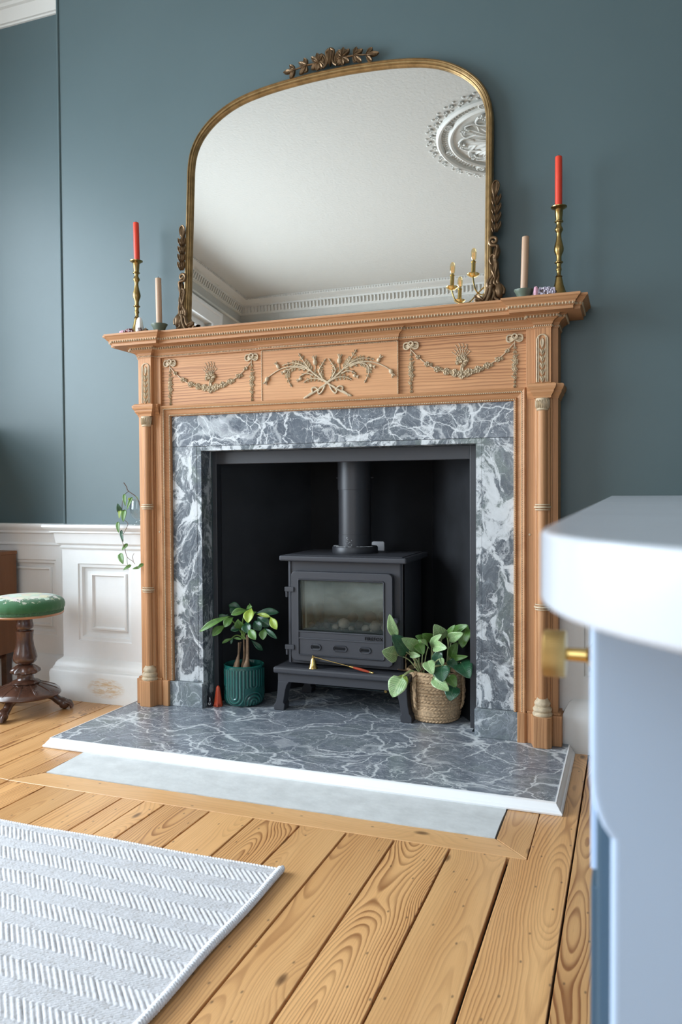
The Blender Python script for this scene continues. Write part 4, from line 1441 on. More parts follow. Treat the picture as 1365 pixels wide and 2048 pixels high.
for s in (-1, 1):
    b = MB()
    # top loop
    mpetal(b, (s * .662, .405), (s * .668, .472), .024, .010)
    lp = catmull([mp3(s * u, v, .014) for u, v in ((.662, .415), (.655, .440), (.657, .462), (.668, .472), (.679, .460), (.677, .438), (.664, .412))], 4)
    b.tube(lp, .0035, 6)
    for k in range(4):
        v0 = .300 + k * .034
        for du, tilt in ((-.010, -.004), (.003, .003), (.015, .011)):
            mpetal(b, (s * (.664 + du * .5), v0 - .022), (s * (.667 + du + tilt * .4), v0 + .020), .013, .010)
    b.build('side_husk', 'gilt_dark', mi, smooth=60)
    b = MB()
    sp = []
    for i in range(22):
        a = -1.2 + i * .36
        r_ = .0175 * (1 - i / 26)
        sp.append(mp3(s * (.662 + r_ * math.cos(a) * -1), .247 + r_ * math.sin(a) + .002, .012))
    tail = [mp3(s * u, v, .012) for u, v in ((.668, .180), (.672, .205), (.676, .228))]
    b.tube(catmull(tail + sp, 3), .0062, 8)
    mpetal(b, (s * .668, .170), (s * .673, .236), .026, .012, .002)
    lp = [(.656, .120), (.664, .145), (.670, .172), (.664, .196), (.652, .194), (.648, .178), (.656, .158)]
    b.tube(catmull([mp3(s * u, v, .012) for u, v in lp], 4), .0045, 7)
    mpetal(b, (s * .668, .105), (s * .657, .196), .034, .013, .004)
    # flowing leaf to the foot
    for off_, (m0, m1) in ((0, (.637, .650)), (.010, (.648, .664)), (.020, (.660, .680)), (.030, (.672, .697))):
        lp = [(.664 + off_ * .3, .150), (.655 + off_ * .8, .120), (m0 + .004, .095), (m1 - .004 + off_ * .2, .070), (m1, .050)]
        b.tube(catmull([mp3(s * u, v, .010 - off_ * .2) for u, v in lp], 5), [.0055] * 8 + [.0072] * 6 + [.0065] * 7, 8)
    lp = [(.655, .078), (.643, .074), (.636, .050), (.622, .030), (.604, .022), (.596, .034)]
    b.tube(catmull([mp3(s * u, v, .014) for u, v in lp], 5), .0075, 8)
    lp = [(.655, .078), (.650, .050), (.640, .028), (.630, .018)]
    b.tube(catmull([mp3(s * u, v, .018) for u, v in lp], 5), .0075, 8)
    mpetal(b, (s * .655, .010), (s * .652, .085), .040, .016, .004)
    lp = [(.655, .078), (.664, .055), (.668, .035), (.682, .026)]
    b.tube(catmull([mp3(s * u, v, .014) for u, v in lp], 5), .0060, 7)
    b.ell(mp3(s * .655, .079, .016), (.010, .010, .010), nu=8, nv=6)
    b.ell(mp3(s * .680, .062, .004), (.020, .014, .030), nu=10, nv=7)
    mpetal(b, (s * .630, .026), (s * .594, .048), .022, .012, .016)
    b.build('foot_scroll', 'gilt_dark', mi, smooth=60)

# ================================================================== THINGS ON THE SHELF
SZ = 1.6222


def candlestick(x, y, label, ztop, lean=0):
    t_ = thing('candlestick', label, 'candlestick', (x, y, SZ), 'tall brass candlesticks')
    pr = [(.0, 0), (.044, 0), (.046, .004), (.044, .010), (.036, .016), (.034, .022), (.030, .026), (.023, .040), (.016, .062), (.0115, .085), (.0105, .088), (.0125, .0905),
          (.0105, .093), (.0072, .097), (.0078, .110), (.0098, .114), (.0104, .117), (.0086, .120), (.0080, .128), (.0092, .136), (.0145, .139), (.0145, .142), (.0095, .145),
          (.0088, .160), (.0110, .168), (.0158, .178), (.0172, .187), (.0158, .197), (.0118, .212), (.0088, .228), (.0082, .240), (.0098, .247), (.0140, .253), (.0146, .257),
          (.0125, .263), (.0092, .268), (.0088, .277), (.0100, .281), (.0152, .283), (.0152, .286), (.0112, .289), (.0118, .296), (.0142, .326), (.0170, .328), (.0275, .334),
          (.0280, .337), (.0180, .333), (.0125, .333), (.0, .333)]
    MB().lathe(pr, (x, y, SZ), 32).build('stem', 'brass', t_, smooth=50)
    return t_


def candle(x, y, z0, z1, r, mat, label, grp, tip=(0, 0)):
    t_ = thing('candle', label, 'candle', (x, y, z0), grp)
    m_ = MB()
    n = 24
    prof = [(r * 1.0, 0), (r, .3), (r, .6), (r * .985, .93), (r * .93, .985), (r * .80, 1.0), (0, .992)]
    H_ = z1 - z0
    m_.lathe([(a, (k * H_) if k < .9 else H_ - (1 - k) * .05) for a, k in prof], (x, y, z0), n)
    vs = []
    for v in m_.v:
        f_ = (v[2] - z0) / H_
        vs.append((v[0] + tip[0] * f_, v[1] + tip[1] * f_, v[2]))
    m_.v = vs
    m_.build('wax', mat, t_, smooth=50)
    cx_, cy_ = x + tip[0], y + tip[1]
    MB().tube([(cx_, cy_, z1 - .002), (cx_, cy_, z1 + .004), (cx_ + .002, cy_, z1 + .007)], .0009, 5).build('wick', 'wick', t_)


candlestick(-2.016, 2.90, 'brass candlestick at the left end of the shelf, behind small crystals', 0)
candlestick(-.240, 2.90, 'brass candlestick at the right end of the shelf, beside the amethyst geode', 0)
candle(-2.012, 2.90, SZ + .333, 2.124, .0125, 'candle_red', 'red candle in the brass candlestick at the left shelf end', 'red candles in the candlesticks', (-.003, 0))
candle(-.241, 2.90, SZ + .333, 2.136, .0125, 'candle_red', 'red candle in the brass candlestick beside the geode', 'red candles in the candlesticks')
for x, y, lb, tp_, zt_ in ((-1.870, 2.85, 'left', (-.003, 0), 1.858), (-.356, 2.85, 'right', (.006, 0), 1.852)):
    w = 'left of the mirror' if lb == 'left' else 'between mirror and geode'
    t_ = thing('candle_holder', 'small sage green candle saucer on the shelf, ' + w, 'candle holder', (x, y, SZ), 'small green candle holders')
    MB().lathe([(0, 0), (.019, 0), (.020, .004), (.021, .012), (.029, .030), (.035, .040), (.035, .042), (.026, .038), (.014, .034), (.014, .030), (0, .030)], (x, y, SZ), 28).build(
        'saucer', 'sage', t_, smooth=50)
    candle(x, y, SZ + .031, zt_, .0128, 'candle_taupe', 'taupe candle in the small green holder ' + w, 'taupe candles in green holders', tp_)


def rock(b, c, r, seed, n=10, m=7, jag=.25, sx=1, sy=1, sz=1):
    r_ = random.Random(seed)
    k = len(b.v)
    b.ell(c, (r * sx, r * sy, r * sz), nu=n, nv=m)
    c = Vector(c)
    for i in range(k, len(b.v)):
        p = Vector(b.v[i])
        b.v[i] = tuple(c + (p - c) * (1 + r_.uniform(-jag, jag)))


g = thing('geode', 'amethyst geode with lilac crystals and a pink side at the right end of the shelf', 'geode', (-.283, 2.825, SZ))
b = MB()
rock(b, (-.283, 2.840, SZ + .018), .036, 3, 14, 8, .10, 1.15, .6, .62)
b.build('rind', 'geode_rock', g, smooth=25)
b = MB()
r_ = random.Random(7)
for k in range(150):
    u = r_.uniform(-.028, .036)
    w_ = r_.uniform(.004, .040 - abs(u) * .25)
    c = Vector((-.283 + u, 2.822 + r_.uniform(-.003, .008) , SZ + w_))
    d = Vector((r_.uniform(-.5, .5), -1, r_.uniform(0, 1.2))).normalized()
    s_ = r_.uniform(.0028, .0048)
    M_ = d.to_track_quat('Z', 'Y').to_matrix()
    b.ell(c, (s_, s_, s_ * 1.6), M_, 5, 3)
b.build('crystal_crust', 'amethyst', g, smooth=0, kind='stuff')
b = MB()
rock(b, (-.311, 2.820, SZ + .022), .013, 5, 8, 6, .16, .75, .8, 1.6)
b.build('pink_side', 'geode_pink', g, smooth=20)
q = thing('quartz_point', 'upright milky white quartz point at the left end of the shelf', 'crystal', (-1.951, 2.825, SZ))
b = MB()
b.lathe([(.014, 0), (.0165, .020), (.0165, .040), (.013, .060), (.006, .071), (0, .073)], (-1.951, 2.825, SZ), 7)
r_ = random.Random(2)
b.v = [(x + r_.uniform(-.0015, .0015), y + r_.uniform(-.0015, .0015), z) for x, y, z in b.v]
b.build('crystal', 'quartz', q, smooth=20)
b = MB()
rock(b, (-2.000, 2.822, SZ + .014), .018, 11, 10, 7, .2, 1.35, .8, .8)
for k in range(26):
    a = r_.uniform(0, PI)
    b.ell((-2.000 + .022 * math.cos(a), 2.812 + r_.uniform(-.003, .006), SZ + .012 + .012 * math.sin(a) * r_.random()), (.0035, .0035, .004), nu=5, nv=3)
tag(b.build('garnet_cluster', 'garnet', smooth=0), 'dark red crystal cluster at the far left end of the shelf', 'crystal')
b = MB()
rock(b, (-1.932, 2.800, SZ + .012), .010, 21, 8, 6, .3, 1.1, .8, 1.15)
tag(b.build('brown_crystal', 'geode_rock', smooth=0), 'small brown crystal in front of the white quartz point', 'crystal')
b = MB()
rock(b, (-1.912, 2.812, SZ + .011), .009, 22, 8, 6, .3, 1.2, .8, 1.15)
tag(b.build('bronze_nugget', 'gilt_dark', smooth=0), 'tiny bronze-coloured nugget between quartz point and green candle holder', 'crystal')
b = MB()
rock(b, (-2.032, 2.815, SZ + .012), .012, 23, 8, 6, .2, 1.2, .8, .8)
tag(b.build('pale_pebble', 'geode_pink', smooth=0), 'tiny pale pink stone at the very left end of the shelf', 'stone')

# ================================================================== STOVE
st = thing('gas_stove', 'dark grey cast iron stove with a glass door standing on the hearth', 'stove', (-1.112, 3.15, HZ))


def SP(name, mb, mat='iron', bevel=.003, smooth=0, label=None, parent=None, seg=3, kind=None):
    return mb.build(name, mat, parent or st, smooth=smooth, bevel=bevel, seg=seg, label=label, kind=kind)


bx0, bx1, byf, byb = -1.362, -.857, 3.022, 3.325
# body shell with an open front behind the door glass
gx0, gx1, gz0, gz1 = -1.300, -.929, .370, .585
sh = MB()
pl = rrect(bx0, bx1, byf, byb, .022, 5)
sh.box(bx0 + .0, gx0 + .004, byf + .006, byf + .03, .228, .664)
sh.box(gx1 - .004, bx1, byf + .006, byf + .03, .228, .664)
sh.box(gx0 + .004, gx1 - .004, byf + .006, byf + .03, .228, gz0 + .004)
sh.box(gx0 + .004, gx1 - .004, byf + .006, byf + .03, gz1 - .004, .664)
SP('front_plate', sh, bevel=0)
out_ = [(x, y) for x, y in rrect(bx0, bx1, byf, byb, .020, 5)]
# side and back skin as a swept thin wall (front left open)
k0 = [(bx0 + .012, byf + .0005), (bx0 + .004, byf + .003), (bx0, byf + .012), (bx0, byb), (bx1, byb), (bx1, byf + .012), (bx1 - .004, byf + .003), (bx1 - .012, byf + .0005)]
SP('side_casing', MB().sweep(k0, [(0, .228), (0, .664), (-.008, .664), (-.008, .228)], side=-1), bevel=0, smooth=50)
SP('firebox_lining', MB().box(gx0 + .0, gx0 + .012, byf + .03, 3.25, .34, .62).box(gx1 - .012, gx1, byf + .03, 3.25, .34, .62)
   .box(gx0, gx1, 3.25, 3.26, .34, .62).box(gx0, gx1, byf + .03, 3.26, .60, .62).box(gx0, gx1, byf + .03, 3.26, .345, .362), 'soot', 0)
# door with its opening
do = MB()
ro = rrect(-1.337, -.892, .242, .620, .020, 6)


def ring(outer, inner_rect, y0_, y1_):
    """flat ring between rounded outline and rectangle"""
    n = len(outer)
    x0_, x1_, z0_, z1_ = inner_rect
    inn = []
    for x, z in outer:
        cx_, cz_ = (x0_ + x1_) / 2, (z0_ + z1_) / 2
        inn.append((x1_ if x > cx_ else x0_, z1_ if z > (0.431) else z0_))
    vs = [(x, y0_, z) for x, z in outer] + [(x, y0_, z) for x, z in inn] + [(x, y1_, z) for x, z in outer] + [(x, y1_, z) for x, z in inn]
    fs = []
    for i in range(n):
        j = (i + 1) % n
        fs += [(i, j, n + j, n + i), (2 * n + i, 3 * n + i, 3 * n + j, 2 * n + j), (i, 2 * n + i, 2 * n + j, j), (n + i, n + j, 3 * n + j, 3 * n + i)]
    return vs, fs


vs, fs = ring(ro, (gx0, gx1, gz0, gz1), 2.998, 3.026)
do.add(vs, fs)
door = SP('door', do, bevel=.004)
# raised ridges
b = MB()
rr = rrect(-1.3035, -.9275, .270, .5865, .006, 3)
b.tube([(x, 2.9975, z) for x, z in rr], .0038, 6, closed=True)
for z in (.369, .340):
    b.tube([(-1.302, 2.9975, z), (-.929, 2.9975, z)], .0032, 6)
SP('ridge', b, bevel=0, smooth=60, parent=door)
for x0_, x1_ in ((-1.248, -1.203), (-1.148, -1.088), (-1.033, -.985)):
    rr = rrect(x0_, x1_, .2945, .3165, .0108, 6)
    b = MB().tube([(x, 2.9965, z) for x, z in rr], .0030, 6, closed=True)
    SP('vent', b, bevel=0, smooth=60, parent=door)
    rr = rrect(x0_ + .006, x1_ - .006, .3005, .3105, .0049, 5)
    MB().prism(rr, (0, 0, 0), EX, EZ, EY, 2.9972, 2.999).build('vent_slot', 'black_paint', door, smooth=0)
for z in (.541, .297):
    b = MB().box(-1.364, -1.322, 2.992, 3.010, z - .008, z + .012)
    SP('hinge_strap', b, bevel=.002, parent=door)
    SP('hinge_barrel', MB().lathe([(.006, -.032), (.0065, -.030), (.0065, .010), (.006, .012)], (-1.358, 3.004, z), 12), bevel=0, smooth=50, parent=door)
MB().box(gx0 + .001, gx1 - .001, 3.012, 3.015, gz0 + .001, gz1 - .001).build('glass_pane', 'stove_glass', door, smooth=0)
SP('door_knob', MB().lathe([(.006, -.03), (.006, -.01), (.013, -.006), (.015, .004), (.010, .012), (0, .013)], (-.878, 3.0, .430), 16, axis=FN), bevel=0, smooth=50)
# lettering
fc = bpy.data.curves.new('lettering', 'FONT')
fc.body = 'FIREFOX'
fc.size = .0185
fc.extrude = .0022
fc.space_character = 1.12
fc.align_x = 'RIGHT'
fo = bpy.data.objects.new('lettering_tmp', fc)
COL.objects.link(fo)
fo.rotation_euler = (PI / 2, 0, 0)
fo.location = (-.933, 2.9975, .3478)
bpy.context.view_layer.update()
dg = bpy.context.evaluated_depsgraph_get()
me = bpy.data.meshes.new_from_object(fo.evaluated_get(dg))
me.transform(fo.matrix_world)
bpy.data.objects.remove(fo, do_unlink=True)
lo = bpy.data.objects.new('lettering', me)
COL.objects.link(lo)
me.materials.clear()
me.materials.append(MAT['black_paint'])
put(lo, door)
# pebbles and ceramic cheeks
r_ = random.Random(12)
pb = [(-1.128, .398, .026, 0), (-1.095, .378, .014, 0), (-1.060, .392, .022, 1), (-1.030, .382, .018, 0), (-.985, .395, .027, 0), (-.945, .392, .022, 0), (-1.165, .380, .016, 0),
      (-1.210, .384, .018, 1), (-1.245, .383, .016, 1), (-1.275, .384, .016, 1), (-1.190, .405, .020, 1), (-1.100, .418, .024, 1), (-1.020, .425, .030, 1), (-.965, .430, .024, 1),
      (-1.000, .372, .012, 0), (-1.140, .370, .010, 0)]
for k, (x, z, r0, dk) in enumerate(pb):
    b = MB()
    rock(b, (x, 3.075 + (.03 if z > .40 else 0) + r_.uniform(-.01, .01), z), r0, 30 + k, 10, 8, .07, 1.0, 1.0, .85)
    b.build('fire_pebble', 'pebble_dark' if dk else 'pebble', st, smooth=60)
for x, s in ((-1.288, 1), (-.945, -1)):
    b = MB()
    rock(b, (x, 3.16, .470), .055, 60 + s, 12, 10, .04, .55, .8, 1.5)
    b.build('ceramic_cheek', 'soot', st, smooth=60)
# top plate, collar, flue
SP('top_plate', MB().box(-1.386, -.831, 2.985, 3.345, .662, .686), bevel=.007)
SP('top_inset', MB().box(-1.366, -.853, 3.005, 3.325, .6855, .6885), bevel=.001, seg=1)
FX, FY = -1.117, 3.19
SP('flue_collar', MB().lathe([(.0, .688), (.098, .688), (.099, .692), (.099, .712), (.096, .717), (.078, .718)], (FX, FY, 0), 48), 'flue', 0, 50)
SP('flue_pipe', MB().lathe([(.0712, .716), (.0712, .768), (.0705, .7685), (.0705, .960), (.0735, .9605), (.0735, 1.29)], (FX, FY, 0), 48, cap=False), 'flue', 0, 30)
b = MB()
for k in range(40):
    a = PI + r_.uniform(.1, 2.9)
    rr_ = r_.uniform(.072, .090)
    b.ell((FX + rr_ * math.cos(a), FY + rr_ * math.sin(a), .7175), (r_.uniform(.003, .010), r_.uniform(.002, .006), .0022), nu=6, nv=3)
for k in range(9):
    a = -PI / 2 + r_.uniform(-.25, .15)
    b.ell((FX + .0712 * math.cos(a), FY + .0712 * math.sin(a), .725 + k * .004), (.002 + .002 * r_.random(), .0012, .002), nu=5, nv=3)
SP('fire_cement', b, 'ash', 0, 40, kind='stuff')
for s in (-1, 1):
    SP('flue_screw', MB().lathe([(.003, 0), (.003, .008), (.0015, .012)], (FX + s * .073, FY, 1.012), 8, axis=(s, 0, 0)), 'flue', 0)
# base plate, apron, legs
SP('base_plate', MB().box(-1.405, -.813, 2.958, 3.345, .192, .219), bevel=.008)
b = MB()
b.sweep([(-1.398, 2.965), (-.820, 2.965), (-.820, 3.338), (-1.398, 3.338)], [(0, .2185), (0, .2205), (-.002, .2205), (-.004, .2185)], side=1, closed=True)
SP('base_rim', b, bevel=.001, seg=1)
SP('apron', MB().box(-1.390, -.828, 2.975, 2.99, .155, .193).box(-1.390, -1.375, 2.99, 3.335, .155, .193).box(-.843, -.828, 2.99, 3.335, .155, .193), bevel=.002)
for s, xo in ((1, -1.390), (-1, -.828)):
    for yy in (2.975, 3.275):
        poly = [(0, .157), (.052, .157), (.040, .140), (.034, .120), (.0285, .090), (.024, .066), (.030, .058), (.026, HZ), (-.020, HZ), (-.020, .054), (-.010, .068), (-.004, .100)]
        b = MB().prism([(xo + s * a, z) for a, z in poly], (0, 0, 0), EX, EZ, EY, yy, yy + .052)
        SP('leg', b, bevel=.003)
SP('gas_screw', MB().lathe([(.0, -.012), (.0065, -.012), (.0065, .0), (.0055, .001)], (-.920, 2.990, .147), 14, axis=FN), 'brass', 0, 40)
SP('data_card', MB().prism(rrect(-1.092, -1.034, .676, .727, .008, 4), (0, 0, 0), EX, EZ, EY, 3.347, 3.359), 'plastic', .001, label='white card at the back of the stove top')

# candle snuffer resting on the base plate
sn = thing('candle_snuffer', 'brass candle snuffer with a red-brown handle lying on the stove base', 'candle snuffer', (-1.232, 2.985, .2195))
MB().lathe([(.0205, 0), (.0205, .003), (.017, .006), (.0135, .020), (.0105, .034), (.0065, .041), (.0060, .043), (.0070, .046), (.0040, .049), (.0045, .053), (0, .055)], (-1.232, 2.983, .2198),
           24, cap=False).build('bell', 'brass_new', sn, smooth=50)
MB().tube([(-1.228, 2.981, .268), (-1.064, 2.976, .2395)], .0016, 8).build('rod', 'brass_new', sn)
d = Vector((-.982 + 1.064, -.003, .2245 - .2395)).normalized()
MB().lathe([(.002, -.004), (.0045, -.002), (.0035, .002), (.0055, .006), (.0045, .012)], (-1.064, 2.976, .2395), 14, axis=d).build('ferrule', 'brass_new', sn, smooth=50)
MB().lathe([(.0042, .012), (.0052, .03), (.0058, .05), (.0048, .075), (.0042, .082)], (-1.064, 2.976, .2395), 14, axis=d).build('handle', 'snuff_handle', sn, smooth=50)
MB().lathe([(.0045, .082), (.005, .086), (.003, .089), (.0052, .094), (.0045, .100), (0, .102)], (-1.064, 2.976, .2395), 14, axis=d).build('end_knob', 'brass_new', sn, smooth=50)

# ================================================================== LEAVES


def leaf_mesh(base, tip, w, shape='oval', nrm=(0, -1, .35), droop=.12, fold=.16, nu=6, nv=10):
    base, tip = Vector(base), Vector(tip)
    ax = tip - base
    L = ax.length
    n = Vector(nrm).normalized()
    sd = ax.cross(n)
    if sd.length < 1e-4:
        sd = ax.cross(Vector((1, 0, 0)))
    sd.normalize()
    n = sd.cross(ax).normalized()
    if n.dot(Vector(nrm)) < 0:
        n = -n
    vs, fs, uv = [], [], []
    for j in range(nv + 1):
        t_ = j / nv
        if shape == 'heart':
            ww = (math.sin(PI * min(1, t_ ** .62)) ** .62) * (1 - .12 * t_) if 0 < t_ < 1 else 0
            back = -.10 * L * math.exp(-(t_ / .12) ** 2)
        elif shape == 'obov':
            ww = math.sin(PI * t_ ** 1.35) ** .85 if 0 < t_ < 1 else 0
            back = 0
        else:
            ww = math.sin(PI * t_ ** .9) ** .8 if 0 < t_ < 1 else 0
            back = 0
        ww = max(ww, .02)
        for i in range(nu + 1):
            s = -1 + 2 * i / nu
            p = base + ax * t_ + sd * (s * ww * w * .5)
            p += ax.normalized() * back * abs(s)
            p += n * (math.sin(PI * t_) * L * droop - (abs(s) ** 1.3) * -w * fold * ww + .012 * w * math.sin(t_ * 20) * abs(s))
            vs.append(p)
            uv.append((i / nu, t_))
    for j in range(nv):
        for i in range(nu):
            a = j * (nu + 1) + i
            fs.append((a, a + 1, a + nu + 2, a + nu + 1))
    return vs, fs, uv


def leaf(parent, base, tip, w, tone, **k):
    vs, fs, uv = leaf_mesh(base, tip, w, **k)
    me = bpy.data.meshes.new('leaf')
    me.from_pydata([tuple(v) for v in vs], [], fs)
    ul = me.uv_layers.new(name='UVMap')
    for lp in me.loops:
        ul.data[lp.index].uv = uv[lp.vertex_index]
    me.materials.append(MAT['leaf%d' % tone])
    me.shade_smooth()
    o = bpy.data.objects.new('leaf', me)
    COL.objects.link(o)
    md = o.modifiers.new('thickness', 'SOLIDIFY')
    md.thickness = .0006
    put(o, parent)
    return o


PHILO=[
(-0.874,2.970,0.383, -0.887,2.940,0.469, 0.036,0),
(-0.832,2.980,0.315, -0.875,2.930,0.389, 0.061,2),
(-0.870,2.980,0.301, -0.913,2.920,0.324, 0.058,0),
(-0.802,3.020,0.332, -0.841,2.950,0.374, 0.043,0),
(-0.800,3.030,0.350, -0.765,3.000,0.304, 0.041,1),
(-0.785,3.080,0.349, -0.815,3.060,0.365, 0.024,1),
(-0.755,3.080,0.354, -0.780,3.040,0.380, 0.039,1),
(-0.707,3.060,0.361, -0.722,3.000,0.427, 0.056,0),
(-0.740,3.030,0.337, -0.686,2.980,0.393, 0.029,0),
(-0.721,3.000,0.341, -0.657,2.940,0.348, 0.039,0),
(-0.752,3.020,0.331, -0.767,2.960,0.367, 0.032,0),
(-0.686,3.080,0.360, -0.649,3.050,0.421, 0.026,1),
(-0.672,3.050,0.365, -0.606,3.000,0.400, 0.036,0),
(-0.665,3.100,0.380, -0.599,3.060,0.421, 0.032,1),
(-0.613,3.100,0.407, -0.620,3.050,0.330, 0.054,1),
(-0.711,3.000,0.268, -0.691,2.990,0.335, 0.044,2),
(-0.738,2.960,0.284, -0.703,2.900,0.252, 0.043,0),
(-0.680,2.940,0.273, -0.666,2.900,0.227, 0.060,2),
(-0.658,3.030,0.291, -0.588,3.000,0.310, 0.021,1),
(-0.619,3.020,0.277, -0.571,2.950,0.236, 0.063,2),
(-0.706,2.930,0.228, -0.641,2.900,0.194, 0.044,0),
(-0.653,2.950,0.237, -0.620,2.930,0.203, 0.039,1),
(-0.635,2.960,0.195, -0.645,2.930,0.148, 0.053,2),
(-0.838,2.930,0.219, -0.865,2.900,0.151, 0.066,0),
(-0.839,2.950,0.224, -0.832,2.930,0.166, 0.041,3),
(-0.663,3.020,0.285, -0.632,3.000,0.255, 0.034,2),
(-0.797,3.030,0.293, -0.825,3.000,0.330, 0.032,1),
(-0.813,2.980,0.305, -0.767,2.960,0.307, 0.022,0),
(-0.673,3.080,0.283, -0.643,3.070,0.349, 0.039,1),
(-0.682,2.950,0.305, -0.674,2.940,0.280, 0.017,0),
(-0.672,2.950,0.276, -0.650,2.930,0.258, 0.017,0),
]
MONEY=[
(-1.599,2.955,0.424, -1.713,2.885,0.360, 0.025,1),
(-1.638,3.020,0.411, -1.698,3.000,0.401, 0.022,2),
(-1.606,2.990,0.413, -1.629,2.950,0.374, 0.033,1),
(-1.646,2.990,0.375, -1.682,2.940,0.334, 0.034,1),
(-1.540,3.000,0.445, -1.596,2.950,0.429, 0.029,1),
(-1.594,3.050,0.439, -1.651,3.030,0.457, 0.033,2),
(-1.569,3.000,0.367, -1.610,2.970,0.360, 0.029,2),
(-1.567,3.000,0.363, -1.566,2.950,0.410, 0.036,1),
(-1.513,2.980,0.458, -1.505,2.930,0.402, 0.040,3),
(-1.559,3.020,0.446, -1.520,3.000,0.460, 0.017,1),
(-1.532,3.020,0.448, -1.533,3.000,0.474, 0.010,1),
(-1.533,3.060,0.424, -1.429,3.080,0.428, 0.029,2),
(-1.509,3.020,0.426, -1.432,3.000,0.420, 0.016,3),
(-1.434,3.000,0.421, -1.390,2.970,0.374, 0.029,3),
(-1.519,3.040,0.412, -1.451,3.030,0.373, 0.040,2),
(-1.521,3.020,0.397, -1.479,3.000,0.360, 0.040,2),
(-1.544,2.990,0.396, -1.520,2.960,0.352, 0.038,2),
(-1.521,2.970,0.371, -1.474,2.940,0.331, 0.031,1),
(-1.471,3.020,0.369, -1.465,2.990,0.322, 0.031,1),
(-1.475,3.020,0.370, -1.403,3.000,0.328, 0.019,2),
(-1.613,3.000,0.319, -1.658,2.980,0.298, 0.013,1),
(-1.613,3.000,0.319, -1.620,2.990,0.295, 0.010,2),
(-1.613,3.000,0.320, -1.572,3.000,0.316, 0.009,1),
(-1.557,3.060,0.304, -1.510,3.080,0.256, 0.021,2),
(-1.655,3.040,0.418, -1.709,3.020,0.366, 0.022,2),
(-1.499,3.000,0.440, -1.531,2.980,0.420, 0.021,1),
(-1.609,3.040,0.446, -1.627,3.000,0.427, 0.031,2),
]
VINE=[
(-2.078,2.880,0.944, -2.063,2.865,0.895, 0.018,0),
(-2.096,2.880,0.863, -2.105,2.865,0.907, 0.026,2),
(-2.040,2.880,0.930, -2.054,2.865,0.880, 0.017,0),
(-2.099,2.880,0.886, -2.096,2.865,0.840, 0.014,3),
(-2.079,2.880,0.875, -2.075,2.865,0.826, 0.028,1),
(-2.114,2.880,0.822, -2.099,2.865,0.777, 0.020,1),
(-2.097,2.880,0.785, -2.077,2.865,0.737, 0.017,2),
(-2.067,2.880,0.727, -2.084,2.865,0.701, 0.019,1),
(-2.104,2.880,0.683, -2.078,2.865,0.641, 0.028,1),
(-2.051,2.880,0.635, -2.079,2.865,0.614, 0.016,1),
(-1.987,2.880,0.642, -2.004,2.865,0.626, 0.017,1),
(-2.004,2.880,0.628, -2.031,2.865,0.621, 0.012,1),
(-2.050,2.880,0.930, -2.050,2.865,0.921, 0.008,3),
]

# --- money tree in the teal pot
gx, gy = -1.577, 3.030
pot = thing('plant_pot', 'glossy teal ceramic pot with raised arch ribs standing in the fireplace', 'plant pot', (gx, gy, HZ))
R0, ZT = .087, .170
nth, nz = 300, 70
vs, fs = [], []


def arch_relief(th, z):
    W_ = 2 * PI / 6
    k = math.floor(th / W_ + .5)
    x = (th - k * W_) * R0
    zc_ = .048 if k % 2 == 0 else .095
    if z >= zc_:
        d = abs(x)
    else:
        d = math.hypot(x, z - zc_)
    if k % 2 and z < .085:
        d2 = math.hypot(x, z - .020) if z > .020 else abs(x)
        d = d2
    if z > .158 or z < .006:
        return 0
    if d > .046:
        return 0
    return .0016 * (math.cos(2 * PI * d / .0150))


for j in range(nz + 1):
    z = ZT * j / nz
    if z < .032:
        a = (1 - z / .032)
        r0 = .060 + (R0 - .060) * math.sqrt(max(0, 1 - a * a))
    else:
        r0 = R0
    for i in range(nth):
        th = 2 * PI * i / nth
        tt = (th + PI / 2 + .06) % (2 * PI)
        rr_ = r0 + arch_relief(tt, z)
        vs.append((gx + rr_ * math.cos(th), gy + rr_ * math.sin(th), HZ + z))
for j in range(nz):
    for i in range(nth):
        k = (i + 1) % nth
        fs.append((j * nth + i, j * nth + k, (j + 1) * nth + k, (j + 1) * nth + i))
b = MB()
b.add(vs, fs)
b.lathe([(R0, ZT), (R0 + .001, ZT + .003), (R0 - .004, ZT + .005), (R0 - .007, ZT), (R0 - .007, ZT - .02), (R0 - .009, .02), (0, .02)], (gx, gy, HZ), 100, cap=False)
b.lathe([(0, .0005), (.060, .0005)], (gx, gy, HZ), 60, cap=False)
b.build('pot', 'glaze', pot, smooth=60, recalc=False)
tree = thing('money_tree', 'small money tree with plaited swollen trunks growing in the teal pot', 'plant', (gx, gy, HZ + .14))
b = MB().lathe([(0, 0), (.078, 0), (.077, .006), (.04, .010), (0, .008)], (gx, gy, HZ + .135), 30)
b.build('soil', 'soil', tree)
for (x0_, y0_), (x1_, y1_), zt2, r0 in (((-1.612, 3.010), (-1.590, 3.025), .300, .0150), ((-1.594, 2.995), (-1.592, 3.012), .300, .0140), ((-1.576, 3.020), (-1.575, 3.025), .325, .0130),
                                      ((-1.550, 3.000), (-1.552, 3.015), .335, .0190), ((-1.570, 3.050), (-1.580, 3.03), .330, .0150)):
    b = MB()
    z0_ = HZ + .130
    pts = catmull([(x0_, y0_, z0_), (x0_ * .7 + x1_ * .3, y0_, z0_ + .035), ((x0_ + x1_) / 2 + .003, (y0_ + y1_) / 2, z0_ + .08), (x1_, y1_, zt2)], 5)
    n = len(pts)
    rs_ = [r0 * (1.0 if i < 3 else 1.0 - .68 * min(1, (i - 3) / (n * .45))) * (1 + .04 * math.sin(i * 2.3)) for i in range(n)]
    b.tube(pts, rs_, 12)
    b.build('trunk', 'bark', tree, smooth=60)
